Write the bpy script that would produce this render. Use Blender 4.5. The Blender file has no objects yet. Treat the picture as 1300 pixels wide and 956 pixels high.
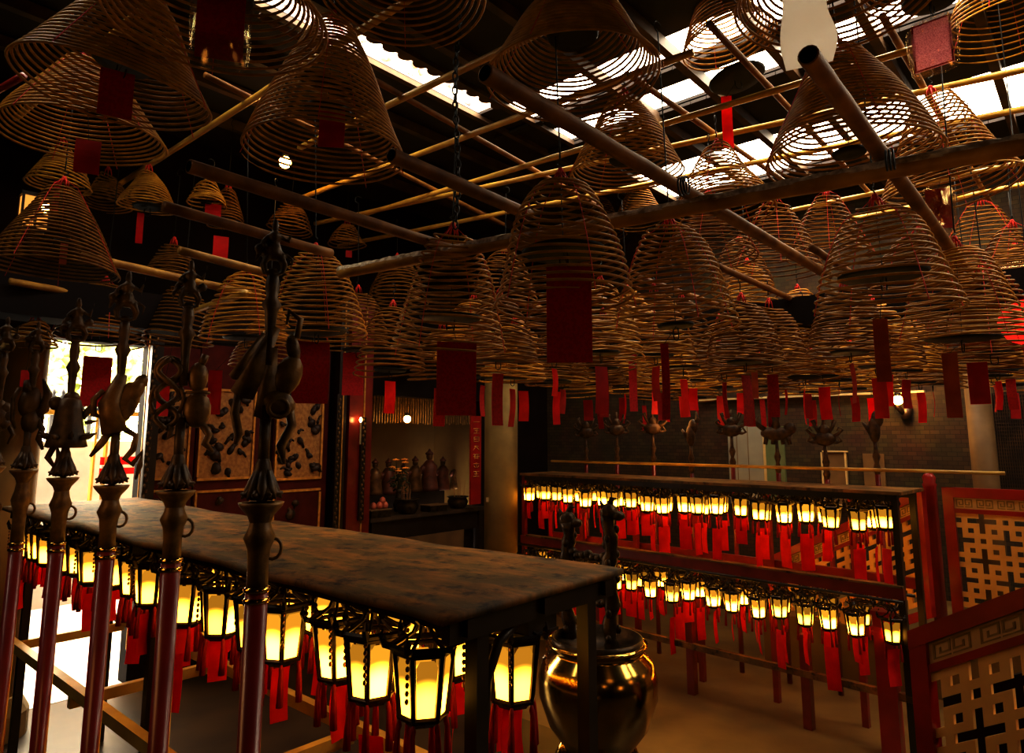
import bpy, math, random
from mathutils import Vector, Matrix, Euler
random.seed(11)
SC = bpy.context.scene
COL = SC.collection
PI = math.pi
sin, cos = math.sin, math.cos

# ------------------------------------------------------------------ camera frame
F = 860.0; EYE = 2.3; PITCH = math.atan(124/860.0)
UPV = Vector((0, -sin(PITCH), cos(PITCH))); FW = Vector((0, cos(PITCH), sin(PITCH)))
EYEV = Vector((0, 0, EYE))
def ray(px, py): return Vector(((px-650)/F, 0, 0)) + UPV*((433-py)/F) + FW
def PD(px, py, D): return EYEV + ray(px, py)*D
def PY(px, py, y):
    d = ray(px, py); return EYEV + d*(y/d.y)
def PZ(px, py, z):
    d = ray(px, py); return EYEV + d*((z-EYE)/d.z)
A = math.radians(49)
U = Vector((-sin(A), cos(A), 0)); V = Vector((cos(A), sin(A), 0)); Z = Vector((0, 0, 1))
def UV(u, v, z=0.0): return U*u + V*v + Z*z
def PU(px, py, u):
    d = ray(px, py); return EYEV + d*(u/d.dot(U))
def PV(px, py, v):
    d = ray(px, py); return EYEV + d*(v/d.dot(V))
ROT_U = math.atan2(U.y, U.x)      # yaw that sends local x to U
ROT_V = math.atan2(V.y, V.x)
def pix(p):
    q = p - EYEV; w = q.dot(FW); return (650+F*q.x/w, 433-F*q.dot(UPV)/w, w)

cam = bpy.data.cameras.new('camera'); co = bpy.data.objects.new('camera', cam); COL.objects.link(co)
co.location = EYEV; co.rotation_euler = (PI/2+PITCH, 0, 0)
cam.sensor_width = 36; cam.lens = F/1300*36; cam.shift_y = -45/1300; cam.clip_start = .05; cam.clip_end = 200
SC.camera = co

# ------------------------------------------------------------------ materials
def newmat(name):
    m = bpy.data.materials.new(name); m.use_nodes = True
    nt = m.node_tree; nt.nodes.clear()
    return m, nt, nt.nodes.new('ShaderNodeOutputMaterial')
def mat(name, c1, c2=None, scale=8, rough=.6, metal=0, bump=0, detail=5, stretch=(1, 1, 1), lo=.35, hi=.65, transl=0, spec=.5, coat=0):
    m, nt, out = newmat(name); N = nt.nodes; L = nt.links
    b = N.new('ShaderNodeBsdfPrincipled'); b.inputs['Roughness'].default_value = rough; b.inputs['Metallic'].default_value = metal
    b.inputs['Base Color'].default_value = (*c1, 1); b.inputs['Specular IOR Level'].default_value = spec
    b.inputs['Coat Weight'].default_value = coat; b.inputs['Coat Roughness'].default_value = .15
    tc = N.new('ShaderNodeTexCoord'); mp = N.new('ShaderNodeMapping'); mp.inputs['Scale'].default_value = stretch
    L.new(tc.outputs['Object'], mp.inputs['Vector'])
    ns = N.new('ShaderNodeTexNoise'); ns.inputs['Scale'].default_value = scale; ns.inputs['Detail'].default_value = detail
    L.new(mp.outputs[0], ns.inputs['Vector'])
    if c2 is None: c2 = tuple(x*.6 for x in c1)
    r = N.new('ShaderNodeValToRGB'); r.color_ramp.elements[0].position = lo; r.color_ramp.elements[1].position = hi
    r.color_ramp.elements[0].color = (*c2, 1); r.color_ramp.elements[1].color = (*c1, 1)
    L.new(ns.outputs['Fac'], r.inputs[0]); L.new(r.outputs[0], b.inputs['Base Color'])
    if bump:
        bp = N.new('ShaderNodeBump'); bp.inputs['Strength'].default_value = bump; bp.inputs['Distance'].default_value = .01
        L.new(ns.outputs['Fac'], bp.inputs['Height']); L.new(bp.outputs[0], b.inputs['Normal'])
    if transl:
        t = N.new('ShaderNodeBsdfTranslucent'); L.new(r.outputs[0], t.inputs[0]); mx = N.new('ShaderNodeMixShader'); mx.inputs[0].default_value = transl
        L.new(b.outputs[0], mx.inputs[1]); L.new(t.outputs[0], mx.inputs[2]); L.new(mx.outputs[0], out.inputs[0])
    else: L.new(b.outputs[0], out.inputs[0])
    return m
def emat(name, col, s):
    m, nt, out = newmat(name); e = nt.nodes.new('ShaderNodeEmission')
    e.inputs[0].default_value = (*col, 1); e.inputs[1].default_value = s; nt.links.new(e.outputs[0], out.inputs[0]); return m
def glowmat(name, zb, lo, hi, r0, r1):
    """frosted lamp glass, bulb glow painted into its emission around height zb"""
    m, nt, out = newmat(name); N = nt.nodes; L = nt.links
    tc = N.new('ShaderNodeTexCoord'); d = N.new('ShaderNodeVectorMath'); d.operation = 'DISTANCE'; d.inputs[1].default_value = (0, 0, zb)
    L.new(tc.outputs['Object'], d.inputs[0])
    mr = N.new('ShaderNodeMapRange'); mr.interpolation_type = 'SMOOTHSTEP'
    mr.inputs['From Min'].default_value = r0; mr.inputs['From Max'].default_value = r1; mr.inputs['To Min'].default_value = 1; mr.inputs['To Max'].default_value = 0
    L.new(d.outputs['Value'], mr.inputs['Value'])
    oi = N.new('ShaderNodeObjectInfo'); rm = N.new('ShaderNodeMapRange'); rm.inputs['To Min'].default_value = .45; rm.inputs['To Max'].default_value = 1.35
    L.new(oi.outputs['Random'], rm.inputs['Value'])
    st = N.new('ShaderNodeMapRange'); st.inputs['To Min'].default_value = lo; st.inputs['To Max'].default_value = hi
    L.new(mr.outputs[0], st.inputs['Value'])
    mu = N.new('ShaderNodeMath'); mu.operation = 'MULTIPLY'; L.new(st.outputs[0], mu.inputs[0]); L.new(rm.outputs[0], mu.inputs[1])
    e = N.new('ShaderNodeEmission'); e.inputs[0].default_value = (1, .47, .045, 1); L.new(mu.outputs[0], e.inputs[1])
    L.new(e.outputs[0], out.inputs[0]); return m
def printed(name, paper, ink, sx=60, sz=45, rough=.7, transl=.2):
    """paper printed with columns of tiny writing"""
    m, nt, out = newmat(name); N = nt.nodes; L = nt.links
    tc = N.new('ShaderNodeTexCoord'); mp = N.new('ShaderNodeMapping'); mp.inputs['Scale'].default_value = (sx, sx, sz); L.new(tc.outputs['Object'], mp.inputs[0])
    w = N.new('ShaderNodeTexNoise'); w.inputs['Scale'].default_value = 1.6; w.inputs['Detail'].default_value = 2; L.new(mp.outputs[0], w.inputs['Vector'])
    r = N.new('ShaderNodeValToRGB'); r.color_ramp.elements[0].position = .44; r.color_ramp.elements[1].position = .52
    r.color_ramp.elements[0].color = (*ink, 1); r.color_ramp.elements[1].color = (*paper, 1); L.new(w.outputs['Fac'], r.inputs[0])
    b = N.new('ShaderNodeBsdfPrincipled'); b.inputs['Roughness'].default_value = rough; L.new(r.outputs[0], b.inputs['Base Color'])
    t = N.new('ShaderNodeBsdfTranslucent'); L.new(r.outputs[0], t.inputs[0]); mx = N.new('ShaderNodeMixShader'); mx.inputs[0].default_value = transl
    L.new(b.outputs[0], mx.inputs[1]); L.new(t.outputs[0], mx.inputs[2]); L.new(mx.outputs[0], out.inputs[0]); return m
def brickmat(name, c1, c2, mortar, scale=5):
    m, nt, out = newmat(name); N = nt.nodes; L = nt.links
    tc = N.new('ShaderNodeTexCoord'); mp = N.new('ShaderNodeMapping'); mp.inputs['Rotation'].default_value = (PI/2, 0, 0); L.new(tc.outputs['Object'], mp.inputs[0])
    br = N.new('ShaderNodeTexBrick'); br.inputs['Scale'].default_value = scale; br.inputs['Color1'].default_value = (*c1, 1); br.inputs['Color2'].default_value = (*c2, 1)
    br.inputs['Mortar'].default_value = (*mortar, 1); br.inputs['Mortar Size'].default_value = .012; L.new(mp.outputs[0], br.inputs['Vector'])
    ns = N.new('ShaderNodeTexNoise'); ns.inputs['Scale'].default_value = 3; L.new(tc.outputs['Object'], ns.inputs['Vector'])
    mx = N.new('ShaderNodeMixRGB'); mx.blend_type = 'MULTIPLY'; mx.inputs[0].default_value = .7; L.new(br.outputs[0], mx.inputs[1]); L.new(ns.outputs['Color'], mx.inputs[2])
    b = N.new('ShaderNodeBsdfPrincipled'); b.inputs['Roughness'].default_value = .8; L.new(mx.outputs[0], b.inputs['Base Color']); L.new(b.outputs[0], out.inputs[0]); return m
def sheermat(name, col, k):
    m, nt, out = newmat(name); N = nt.nodes; L = nt.links
    a = N.new('ShaderNodeBsdfTransparent'); b = N.new('ShaderNodeBsdfTranslucent'); b.inputs[0].default_value = (*col, 1); mx = N.new('ShaderNodeMixShader'); mx.inputs[0].default_value = k
    L.new(a.outputs[0], mx.inputs[1]); L.new(b.outputs[0], mx.inputs[2]); L.new(mx.outputs[0], out.inputs[0]); return m
def boardmat(name):
    m, nt, out = newmat(name); N = nt.nodes; L = nt.links
    tc = N.new('ShaderNodeTexCoord'); mp = N.new('ShaderNodeMapping'); mp.inputs['Rotation'].default_value = (0, 0, -ROT_U); L.new(tc.outputs['Object'], mp.inputs[0])
    mp2 = N.new('ShaderNodeMapping'); mp2.inputs['Scale'].default_value = (1.5, 4, 1); L.new(mp.outputs[0], mp2.inputs[0])
    def noise(sc, det, v, a, b, ca, cb):
        n = N.new('ShaderNodeTexNoise'); n.inputs['Scale'].default_value = sc; n.inputs['Detail'].default_value = det; n.inputs['Roughness'].default_value = .68; L.new(v, n.inputs['Vector'])
        r = N.new('ShaderNodeValToRGB'); r.color_ramp.elements[0].position = a; r.color_ramp.elements[1].position = b
        r.color_ramp.elements[0].color = (*ca, 1); r.color_ramp.elements[1].color = (*cb, 1); L.new(n.outputs['Fac'], r.inputs[0]); return n, r
    n1, r1 = noise(2.6, 12, mp2.outputs[0], .44, .64, (.20, .115, .025), (.50, .21, .03))
    n2, r2 = noise(9, 8, mp.outputs[0], .36, .47, (.22, .18, .14), (1, 1, 1))
    n3, r3 = noise(1.1, 4, mp.outputs[0], .35, .6, (.45, .42, .36), (1, 1, 1))
    a = N.new('ShaderNodeMixRGB'); a.blend_type = 'MULTIPLY'; a.inputs[0].default_value = 1; L.new(r1.outputs[0], a.inputs[1]); L.new(r2.outputs[0], a.inputs[2])
    c = N.new('ShaderNodeMixRGB'); c.blend_type = 'MULTIPLY'; c.inputs[0].default_value = 1; L.new(a.outputs[0], c.inputs[1]); L.new(r3.outputs[0], c.inputs[2])
    b = N.new('ShaderNodeBsdfPrincipled'); b.inputs['Roughness'].default_value = .7; L.new(c.outputs[0], b.inputs['Base Color'])
    bp = N.new('ShaderNodeBump'); bp.inputs['Strength'].default_value = .5; bp.inputs['Distance'].default_value = .012; L.new(n1.outputs['Fac'], bp.inputs['Height']); L.new(bp.outputs[0], b.inputs['Normal'])
    L.new(b.outputs[0], out.inputs[0]); return m
def glassmat(name, tint, alpha):
    m, nt, out = newmat(name); N = nt.nodes; L = nt.links
    t = N.new('ShaderNodeBsdfTransparent'); g = N.new('ShaderNodeBsdfGlossy'); g.inputs[0].default_value = (*tint, 1); g.inputs[1].default_value = .12
    mx = N.new('ShaderNodeMixShader'); mx.inputs[0].default_value = alpha; L.new(t.outputs[0], mx.inputs[1]); L.new(g.outputs[0], mx.inputs[2]); L.new(mx.outputs[0], out.inputs[0]); return m

M = dict(
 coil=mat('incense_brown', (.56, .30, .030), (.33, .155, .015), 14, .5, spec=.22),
 coil_far=mat('incense_shaded', (.27, .125, .013), (.155, .062, .008), 14, .55, spec=.15),  # darker copy of the incense brown, shade put into the colour
 thread=mat('red_thread', (.75, .04, .02), (.5, .02, .01), 20, .7),
 wire=mat('black_wire', (.012, .010, .009), None, 20, .5, .4),
 pan=mat('sooty_pan', (.010, .008, .008), (.004, .003, .003), 12, .6, .3),
 tag=mat('red_paper', (.62, .012, .010), (.46, .006, .006), 9, .65, transl=.35),
 tagd=printed('dark_red_paper', (.52, .006, .005), (.42, .004, .003), 40, 40, transl=.2),
 tagb=mat('bright_red_paper', (.95, .02, .02), (.8, .012, .012), 9, .6, transl=.5),
 tago=mat('faded_orange_paper', (.55, .12, .035), (.40, .06, .02), 9, .65, transl=.3),
 pink=printed('pink_printed_paper', (.95, .60, .62), (.72, .34, .38), 120, 120, transl=.65),
 white=sheermat('white_paper', (.99, .97, .92), .94),
 plast=glassmat('clear_plastic', (.95, .75, .4), .13),
 bamboo=mat('bamboo_gold', (.66, .43, .085), (.45, .26, .05), 5, .33, bump=.1),
 pipe=mat('dusty_brown_pole', (.52, .30, .055), (.30, .15, .028), 7, .45, spec=.25, bump=.2, detail=8),
 piped=mat('dark_brown_pole', (.30, .135, .024), (.15, .06, .012), 7, .55, spec=.2, bump=.25, detail=8),
 dust=mat('grey_dust', (.90, .82, .70), (.30, .22, .14), 30, .95, bump=1, detail=10),
 roof=mat('sooty_roof_boards', (.022, .013, .011), (.010, .007, .008), 4, .8, stretch=(1, 1, 1)),
 roofb=mat('blue_black_boards', (.022, .016, .028), (.012, .009, .016), 4, .75),
 beam=mat('brown_rafter', (.10, .055, .02), (.04, .02, .01), 6, .6),
 board=boardmat('weathered_board'),
 darkwood=mat('black_brown_wood', (.030, .014, .008), (.016, .007, .004), 9, .4),
 redpaint=mat('red_paint', (.27, .020, .012), (.19, .012, .008), 6, .33, coat=.4),
 redmatte=mat('dull_red_lacquer', (.13, .014, .008), (.08, .008, .005), 6, .65, spec=.2),
 redpaint2=mat('deep_red_paint', (.42, .018, .012), (.30, .012, .009), 4, .35, coat=.3),
 gilt=mat('aged_gilt', (.30, .165, .04), (.10, .05, .016), 22, .42, .15, bump=.5),
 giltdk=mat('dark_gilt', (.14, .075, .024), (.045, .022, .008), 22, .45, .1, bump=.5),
 brass=mat('brass', (.62, .42, .12), (.42, .26, .07), 3, .16, 1),
 bronze=mat('dark_bronze', (.09, .055, .025), (.03, .018, .010), 16, .38, .7, bump=.4),
 lfr=mat('lantern_frame', (.045, .024, .010), (.018, .009, .005), 30, .3, .5),
 bead=mat('lantern_beads', (.25, .10, .03), (.06, .02, .01), 60, .3, .4),
 tassel=mat('red_tassel', (.60, .015, .012), (.32, .006, .006), 60, .6, stretch=(3, 3, .3), transl=.25),
 stone=mat('stone_pillar', (.30, .20, .06), (.19, .12, .035), 3, .75, bump=.1),
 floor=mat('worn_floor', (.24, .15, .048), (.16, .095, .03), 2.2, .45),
 floorshade=mat('dark_floor', (.075, .042, .016), (.035, .02, .009), 2.2, .35),
 paving=mat('pale_paving', (.80, .78, .74), (.6, .58, .55), 2, .5),
 plaster=mat('ochre_plaster', (.36, .23, .075), (.26, .15, .05), 1.5, .8),
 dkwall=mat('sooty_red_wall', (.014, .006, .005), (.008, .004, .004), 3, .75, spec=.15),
 brick=brickmat('old_brick', (.12, .07, .024), (.075, .04, .015), (.03, .018, .009), 5),
 cream=mat('cream_fretwork', (.92, .60, .20), (.80, .48, .14), 4, .5),
 key=mat('gold_key', (.40, .27, .08), (.30, .19, .05), 20, .5),
 keyb=mat('key_band', (.78, .56, .27), (.68, .46, .20), 5, .5),
 carve=mat('carved_gilt_field', (.50, .27, .09), (.34, .16, .05), 28, .5, .1, bump=.5),
 carved=mat('carved_dark_relief', (.055, .024, .012), (.025, .010, .006), 20, .5),
 goldline=mat('gold_line', (.72, .40, .10), (.5, .26, .06), 20, .4, .3),
 doorw=mat('grey_door', (.36, .36, .31), (.30, .30, .26), 3, .5),
 doorg=mat('green_glass_panel', (.17, .22, .12), (.12, .16, .08), 3, .4),
 silverf=mat('pale_frame', (.75, .62, .35), (.6, .5, .28), 8, .4, .3),
 tan=mat('tan_board', (.22, .13, .05), (.17, .10, .04), 5, .6),
 foliage=mat('green_foliage', (.80, .82, .50), (.50, .60, .25), 3, .7),
 iron=mat('iron_fence', (.04, .04, .05), None, 8, .5),
 frieze=mat('pale_ridge_plaster', (.88, .86, .82), (.70, .62, .52), 9, .7),
 figs=mat('glazed_ridge_figures', (.34, .37, .46), (.60, .38, .28), 6, .5),
 petal=mat('yellow_petals', (.85, .45, .10), (.75, .30, .06), 9, .6),
 leafm=mat('dark_leaf', (.04, .06, .015), None, 9, .6),
 fruit=mat('pink_peach', (.65, .20, .12), (.55, .12, .06), 6, .45),
 robe=mat('statue_robe', (.20, .055, .025), (.09, .025, .012), 12, .5),
 robe2=mat('statue_gilt', (.26, .13, .04), (.10, .045, .015), 12, .4, .3),
 glow=glowmat('lit_lantern_glass', -.305, .90, 15.0, .062, .108),
 glowf=glowmat('lit_lantern_glass_small', -.305, .95, 32.0, .058, .098),
 bulb=emat('warm_bulb', (1, .55, .13), 60),
 bulbs=emat('small_bulb', (1, .6, .2), 45),
 redglow=emat('red_lantern_skin', (1, .03, .015), 1.6),
 lampbox=emat('lit_lamp_pane', (1, .45, .10), 1.3),
 soot=mat('ash', (.12, .09, .06), None, 20, .9),
 joss=mat('joss_stick', (.45, .22, .08), None, 9, .7),
)

# ------------------------------------------------------------------ mesh building
class MB:
    def __init__(s): s.v = []; s.f = []
    def add(s, v, f):
        n = len(s.v); s.v += [tuple(p) for p in v]; s.f += [tuple(i+n for i in q) for q in f]; return s
    def box(s, c, d, rot=None):
        c = Vector(c); x, y, z = d[0]/2, d[1]/2, d[2]/2
        vs = [Vector((a, b, e)) for a in (-x, x) for b in (-y, y) for e in (-z, z)]
        if rot is not None:
            R = rot if isinstance(rot, Matrix) else Matrix.Rotation(rot, 3, 'Z')
            vs = [R @ p for p in vs]
        return s.add([c+p for p in vs], [(0, 1, 3, 2), (4, 6, 7, 5), (0, 4, 5, 1), (2, 3, 7, 6), (0, 2, 6, 4), (1, 5, 7, 3)])
    def hexa(s, p):   # eight points: bottom ring then top ring
        return s.add(p, [(3, 2, 1, 0), (4, 5, 6, 7), (0, 1, 5, 4), (1, 2, 6, 5), (2, 3, 7, 6), (3, 0, 4, 7)])
    def tube(s, pts, r, n=6, closed=False, caps=True):
        pts = [Vector(p) for p in pts]; m = len(pts); rr = r if isinstance(r, (list, tuple)) else [r]*m
        vs = []; up = None
        for i in range(m):
            a = pts[(i-1) % m] if closed or i > 0 else pts[i]; b = pts[(i+1) % m] if closed or i < m-1 else pts[i]
            t = (b-a).normalized() if (b-a).length > 1e-9 else Vector((0, 0, 1))
            if up is None:
                up = t.orthogonal().normalized()
            else:
                up = up - t*up.dot(t)
                up = up.normalized() if up.length > 1e-6 else t.orthogonal().normalized()
            w = t.cross(up)
            for k in range(n):
                an = 2*PI*k/n; vs.append(pts[i] + (up*cos(an)+w*sin(an))*rr[i])
        fs = []
        for i in range(m if closed else m-1):
            j = (i+1) % m
            for k in range(n): l = (k+1) % n; fs.append((i*n+k, i*n+l, j*n+l, j*n+k))
        if caps and not closed: fs += [tuple(range(n-1, -1, -1)), tuple(range((m-1)*n, m*n))]
        return s.add(vs, fs)
    def lathe(s, prof, n=20, c=(0, 0, 0), caps=True):
        c = Vector(c); vs = []; fs = []
        for r, z in prof:
            for k in range(n): a = 2*PI*k/n; vs.append(c+Vector((r*cos(a), r*sin(a), z)))
        for i in range(len(prof)-1):
            for k in range(n): l = (k+1) % n; fs.append((i*n+k, i*n+l, (i+1)*n+l, (i+1)*n+k))
        if caps: fs += [tuple(range(n-1, -1, -1)), tuple(range((len(prof)-1)*n, len(prof)*n))]
        return s.add(vs, fs)
    def ell(s, c, d, rot=None, n=10, m=7):
        c = Vector(c); vs = []; fs = []; R = Euler(rot).to_matrix() if rot else Matrix.Identity(3)
        for i in range(m+1):
            th = PI*i/m
            for k in range(n):
                a = 2*PI*k/n; vs.append(c + R @ Vector((d[0]*sin(th)*cos(a), d[1]*sin(th)*sin(a), d[2]*cos(th))))
        for i in range(m):
            for k in range(n): l = (k+1) % n; fs.append((i*n+k, (i+1)*n+k, (i+1)*n+l, i*n+l))
        return s.add(vs, fs)
    def prism(s, poly, n, th):   # polygon (3D points) thickened along n
        n = Vector(n).normalized()*th/2; k = len(poly); P = [Vector(p) for p in poly]
        return s.add([p-n for p in P]+[p+n for p in P], [tuple(range(k-1, -1, -1)), tuple(range(k, 2*k))] + [(i, (i+1) % k, k+(i+1) % k, k+i) for i in range(k)])
    def build(s, name, m, parent=None, smooth=False, kind=None):
        me = bpy.data.meshes.new(name); me.from_pydata([tuple(p) for p in s.v], [], s.f); me.materials.append(m)
        if smooth: me.polygons.foreach_set('use_smooth', [True]*len(me.polygons))
        me.update()
        o = bpy.data.objects.new(name, me); COL.objects.link(o)
        if parent: o.parent = parent
        if kind: o['kind'] = kind
        return o

def tag(o, label=None, cat=None, group=None, kind=None):
    if label: o['label'] = label
    if cat: o['category'] = cat
    if group: o['group'] = group
    if kind: o['kind'] = kind
    return o
def thing(name, label, cat, loc=(0, 0, 0), rot=(0, 0, 0), group=None):
    o = bpy.data.objects.new(name, None); COL.objects.link(o); o.empty_display_size = .05
    o.location = loc; o.rotation_euler = rot; return tag(o, label, cat, group)
KIDS = {}
def copy_tree(o, parent=None):
    c = o.copy(); COL.objects.link(c)
    if parent: c.parent = parent
    for ch in [x for x in o.children]: copy_tree(ch, c)
    return c
ORD = 'first second third fourth fifth sixth seventh eighth ninth tenth eleventh twelfth thirteenth fourteenth fifteenth sixteenth seventeenth eighteenth nineteenth twentieth'.split()
STRUCT = lambda mb, name, m, smooth=False: mb.build(name, m, None, smooth, 'structure')

# ------------------------------------------------------------------ the shell
UL, VB = 7.2, 9.2          # the altar-side wall (constant U) and the brick wall (constant V)
UR, VF = -5.0, -3.0
HC = 5.5
def slab(mb, u0, u1, v0, v1, z0, z1):
    p = [UV(u0, v0), UV(u1, v0), UV(u1, v1), UV(u0, v1)]
    return mb.hexa([q+Z*z0 for q in p]+[q+Z*z1 for q in p])
# the worn floor, its near part darkened in colour for shade
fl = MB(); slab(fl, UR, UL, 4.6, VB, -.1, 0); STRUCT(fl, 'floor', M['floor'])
fl = MB(); slab(fl, UR, UL, VF, 4.6, -.1, 0); STRUCT(fl, 'floor_shaded', M['floorshade'])
# roof boards with open light slots, lengthened out of view to brighten the coils
s1a = PZ(451, 66, HC).dot(U); s1b = PZ(430, 15, HC).dot(U)
s1v0 = PZ(400, 30, HC).dot(V); s1v1 = PZ(622, 140, HC).dot(V)
def vslot(s):  # V of the U-line whose slope from the vanishing point is s
    return PZ(1000, 557-s*(1000+339), HC).dot(V)
slots = [(vslot(.43), vslot(.398)), (vslot(.376), vslot(.354)), (vslot(.292), vslot(.255)), (vslot(.222), vslot(.198))]
uR0 = UR+.3; uR1 = PZ(745, 230, HC).dot(U)
ub = sorted([UR, UL+2.6, s1a, s1b, uR0, uR1]); vb = sorted([VF, VB, s1v0, s1v1] + [x for s in slots for x in s])
rf = MB()
for i in range(len(ub)-1):
    for j in range(len(vb)-1):
        um, vm = (ub[i]+ub[i+1])/2, (vb[j]+vb[j+1])/2
        if min(s1a, s1b) < um < max(s1a, s1b) and vm < s1v1: continue
        if uR0 < um < min(uR1, min(s1a, s1b)) and any(a < vm < b for a, b in slots): continue
        slab(rf, ub[i], ub[i+1], vb[j], vb[j+1], HC, HC+.03)
STRUCT(rf, 'ceiling', M['roof'])
trim_n = [0]
def trim(mb, m, smooth=False):
    trim_n[0] += 1; return STRUCT(mb, 'trim_%d' % trim_n[0], m, smooth)
# rafters along V, purlins along U
for k in range(17):
    u = -4.2+k*.66
    if min(s1a, s1b)-.30 < u < max(s1a, s1b)+.06: continue
    mb = MB(); slab(mb, u-.035, u+.035, VF, VB, HC-.12, HC-.02); trim(mb, M['beam'])
for u in (s1a, s1b):
    mb = MB(); slab(mb, u-.03, u+.03, VF, VB, HC-.05, HC-.005); trim(mb, M['beam'])
# scalloped tile ends that edge the slots
def scallop(P0, dirv, length, depth, z, m):
    mb = MB(); n = int(length/.16)
    side = Vector((-dirv.y, dirv.x, 0))
    for k in range(n):
        c = P0 + dirv*(k+.5)*length/n
        a = [c + dirv*(.078*cos(t)) + side*(depth*sin(t)) for t in [i*PI/8 for i in range(9)]]
        mb.prism([p+Z*z for p in a], Z, .03)
    return trim(mb, m)
big = s1b if abs(s1b) < abs(s1a) else s1a
scallop(UV(min(s1a, s1b), VF), V, s1v1-VF, .09, HC-.03, M['beam'])
for a, b in slots:
    scallop(UV(uR0, b), U, uR1-uR0, -.10, HC-.03, M['roof'])
# brick wall, with raised walk below it
w = MB()
w.box((0, 0, HC/2), ((UL-UR)+5.2, .2, HC)); wb = STRUCT(w, 'wall_back', M['brick']); wb.location = UV((UL+UR)/2+1.3, VB+.1); wb.rotation_euler = (0, 0, ROT_U)
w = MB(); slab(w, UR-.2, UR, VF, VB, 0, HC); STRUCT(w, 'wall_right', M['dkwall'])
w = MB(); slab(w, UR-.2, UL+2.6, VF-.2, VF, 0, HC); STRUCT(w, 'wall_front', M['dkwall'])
# altar-side wall with doorway and altar bay
def vpx(px): return PU(px, 600, UL).dot(V)
vd0, vd1 = vpx(42), vpx(180); va0, va1 = vpx(463), vpx(611)
ztd = PU(110, 432, UL).z
w = MB()
slab(w, UL, UL+.2, VF, vd0, 0, HC); slab(w, UL, UL+.2, vd0, vd1, ztd, HC); slab(w, UL, UL+.2, vd1, va0, 0, HC)
zta = PU(540, 505, UL).z
slab(w, UL, UL+.2, va0, va1, zta, HC); slab(w, UL, UL+.2, va1, VB, 0, HC)
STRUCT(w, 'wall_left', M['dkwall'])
# altar bay shell
w = MB(); slab(w, UL+1.5, UL+1.6, va0-.4, va1+.4, 0, 3.4); slab(w, UL+.2, UL+1.5, va0-.5, va0-.4, 0, 3.4); slab(w, UL+.2, UL+1.5, va1+.4, va1+.5, 0, 3.4); slab(w, UL+.2, UL+1.6, va0-.5, va1+.5, 3.4, 3.5)
STRUCT(w, 'wall_altar', M['plaster'])
# outside the door
w = MB(); slab(w, UL, UL+14, -9, vd1+4, -.12, .004); STRUCT(w, 'floor_outside', M['paving'])

# ------------------------------------------------------------------ incense coils
def spiral(R, H, turns, prof, seed, tube=.0055, seg=44, sides=5, zsh=0.0):
    rnd = random.Random(seed); n = int(turns*seg); vs = []; fs = []
    ph = [rnd.uniform(0, 6.28) for _ in range(4)]
    r0 = .24 if prof == 'cone' else .20
    for i in range(n+1):
        t = i/n; a = 2*PI*turns*t + ph[0]
        if prof == 'cone': r = r0+(1-r0)*t**.93; z = 1-t
        else: r = r0+(1-r0)*(t**.55); z = 1-t**1.12
        wob = 1+.018*sin(2*a+ph[1]+t*5)+.012*sin(3*a+ph[2]-t*9)
        zz = z*H + .012*sin(a+ph[3]+t*7)+.008*sin(2*a+ph[1])
        rr = R*r*wob
        e = Vector((cos(a), sin(a), 0))
        c = e*rr + Z*zz
        tr = tube*(1 if .003 < t < .997 else .4)
        for k in range(sides):
            b = 2*PI*k/sides; vs.append(c + e*(tr*cos(b)) + Z*(tr*sin(b)))
    for i in range(n):
        for k in range(sides): l = (k+1) % sides; fs.append((i*sides+k, i*sides+l, (i+1)*sides+l, (i+1)*sides+k))
    mb = MB(); mb.v = [tuple(p) for p in vs]; mb.f = fs; return mb
def prof_r(t, prof): return (.24+.76*t**.93) if prof == 'cone' else (.20+.80*t**.55)
def prof_z(t, prof): return 1-t if prof == 'cone' else 1-t**1.12
def thread_mb(R, H, prof, ang):
    e = Vector((cos(ang), sin(ang), 0)); pts = [Z*(H+.07)]
    for i in range(9):
        t = i/8; pts.append(e*(R*prof_r(t, prof)*1.015+.004)+Z*(H*prof_z(t, prof)))
    return MB().tube(pts, .0022, 4)
def knot_mb(H):
    mb = MB(); mb.ell((0, 0, H+.065), (.016, .016, .02))
    for k in range(6):
        a = k*1.05; e = Vector((cos(a), sin(a), 0)); mb.tube([Z*(H+.07), e*.022+Z*(H+.05), e*.035+Z*(H-.005)], [.007, .006, .002], 4)
    return mb
def hook_mb(H, top):
    L = max(top, .10); z0 = H+.07
    pts = [(0, 0, z0)]
    for i in range(7): a = PI*i/6; pts.append((.018*sin(a), 0, z0+.02+.03*(i/6)))
    pts += [(0, 0, z0+L*.6), (0, 0, z0+L-.03)]
    for i in range(9): a = -PI/2+PI*1.35*i/8; pts.append((.034*cos(a)-.0, 0, z0+L+.034*sin(a)+.0))
    return MB().tube(pts, .0042, 5)
def pan_mb(r, z):
    return MB().lathe([(0.002, z+.004), (r*.5, z), (r*.93, z+.002), (r, z+.016), (r*.98, z+.016), (r*.9, z+.006), (.002, z+.01)], 24)
def panwire_mb(z0, z1):
    mb = MB().tube([(0, 0, z0), (0, 0, z1)], .0022, 4); return mb
def uhook_mb(z, s=.05):
    pts = [(-.022, 0, z)] + [(-.022*cos(a), 0, z-s-.022*sin(a)) for a in [PI*i/8 for i in range(9)]] + [(.022, 0, z-s*.3)]
    return MB().tube(pts, .0035, 5)
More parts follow.
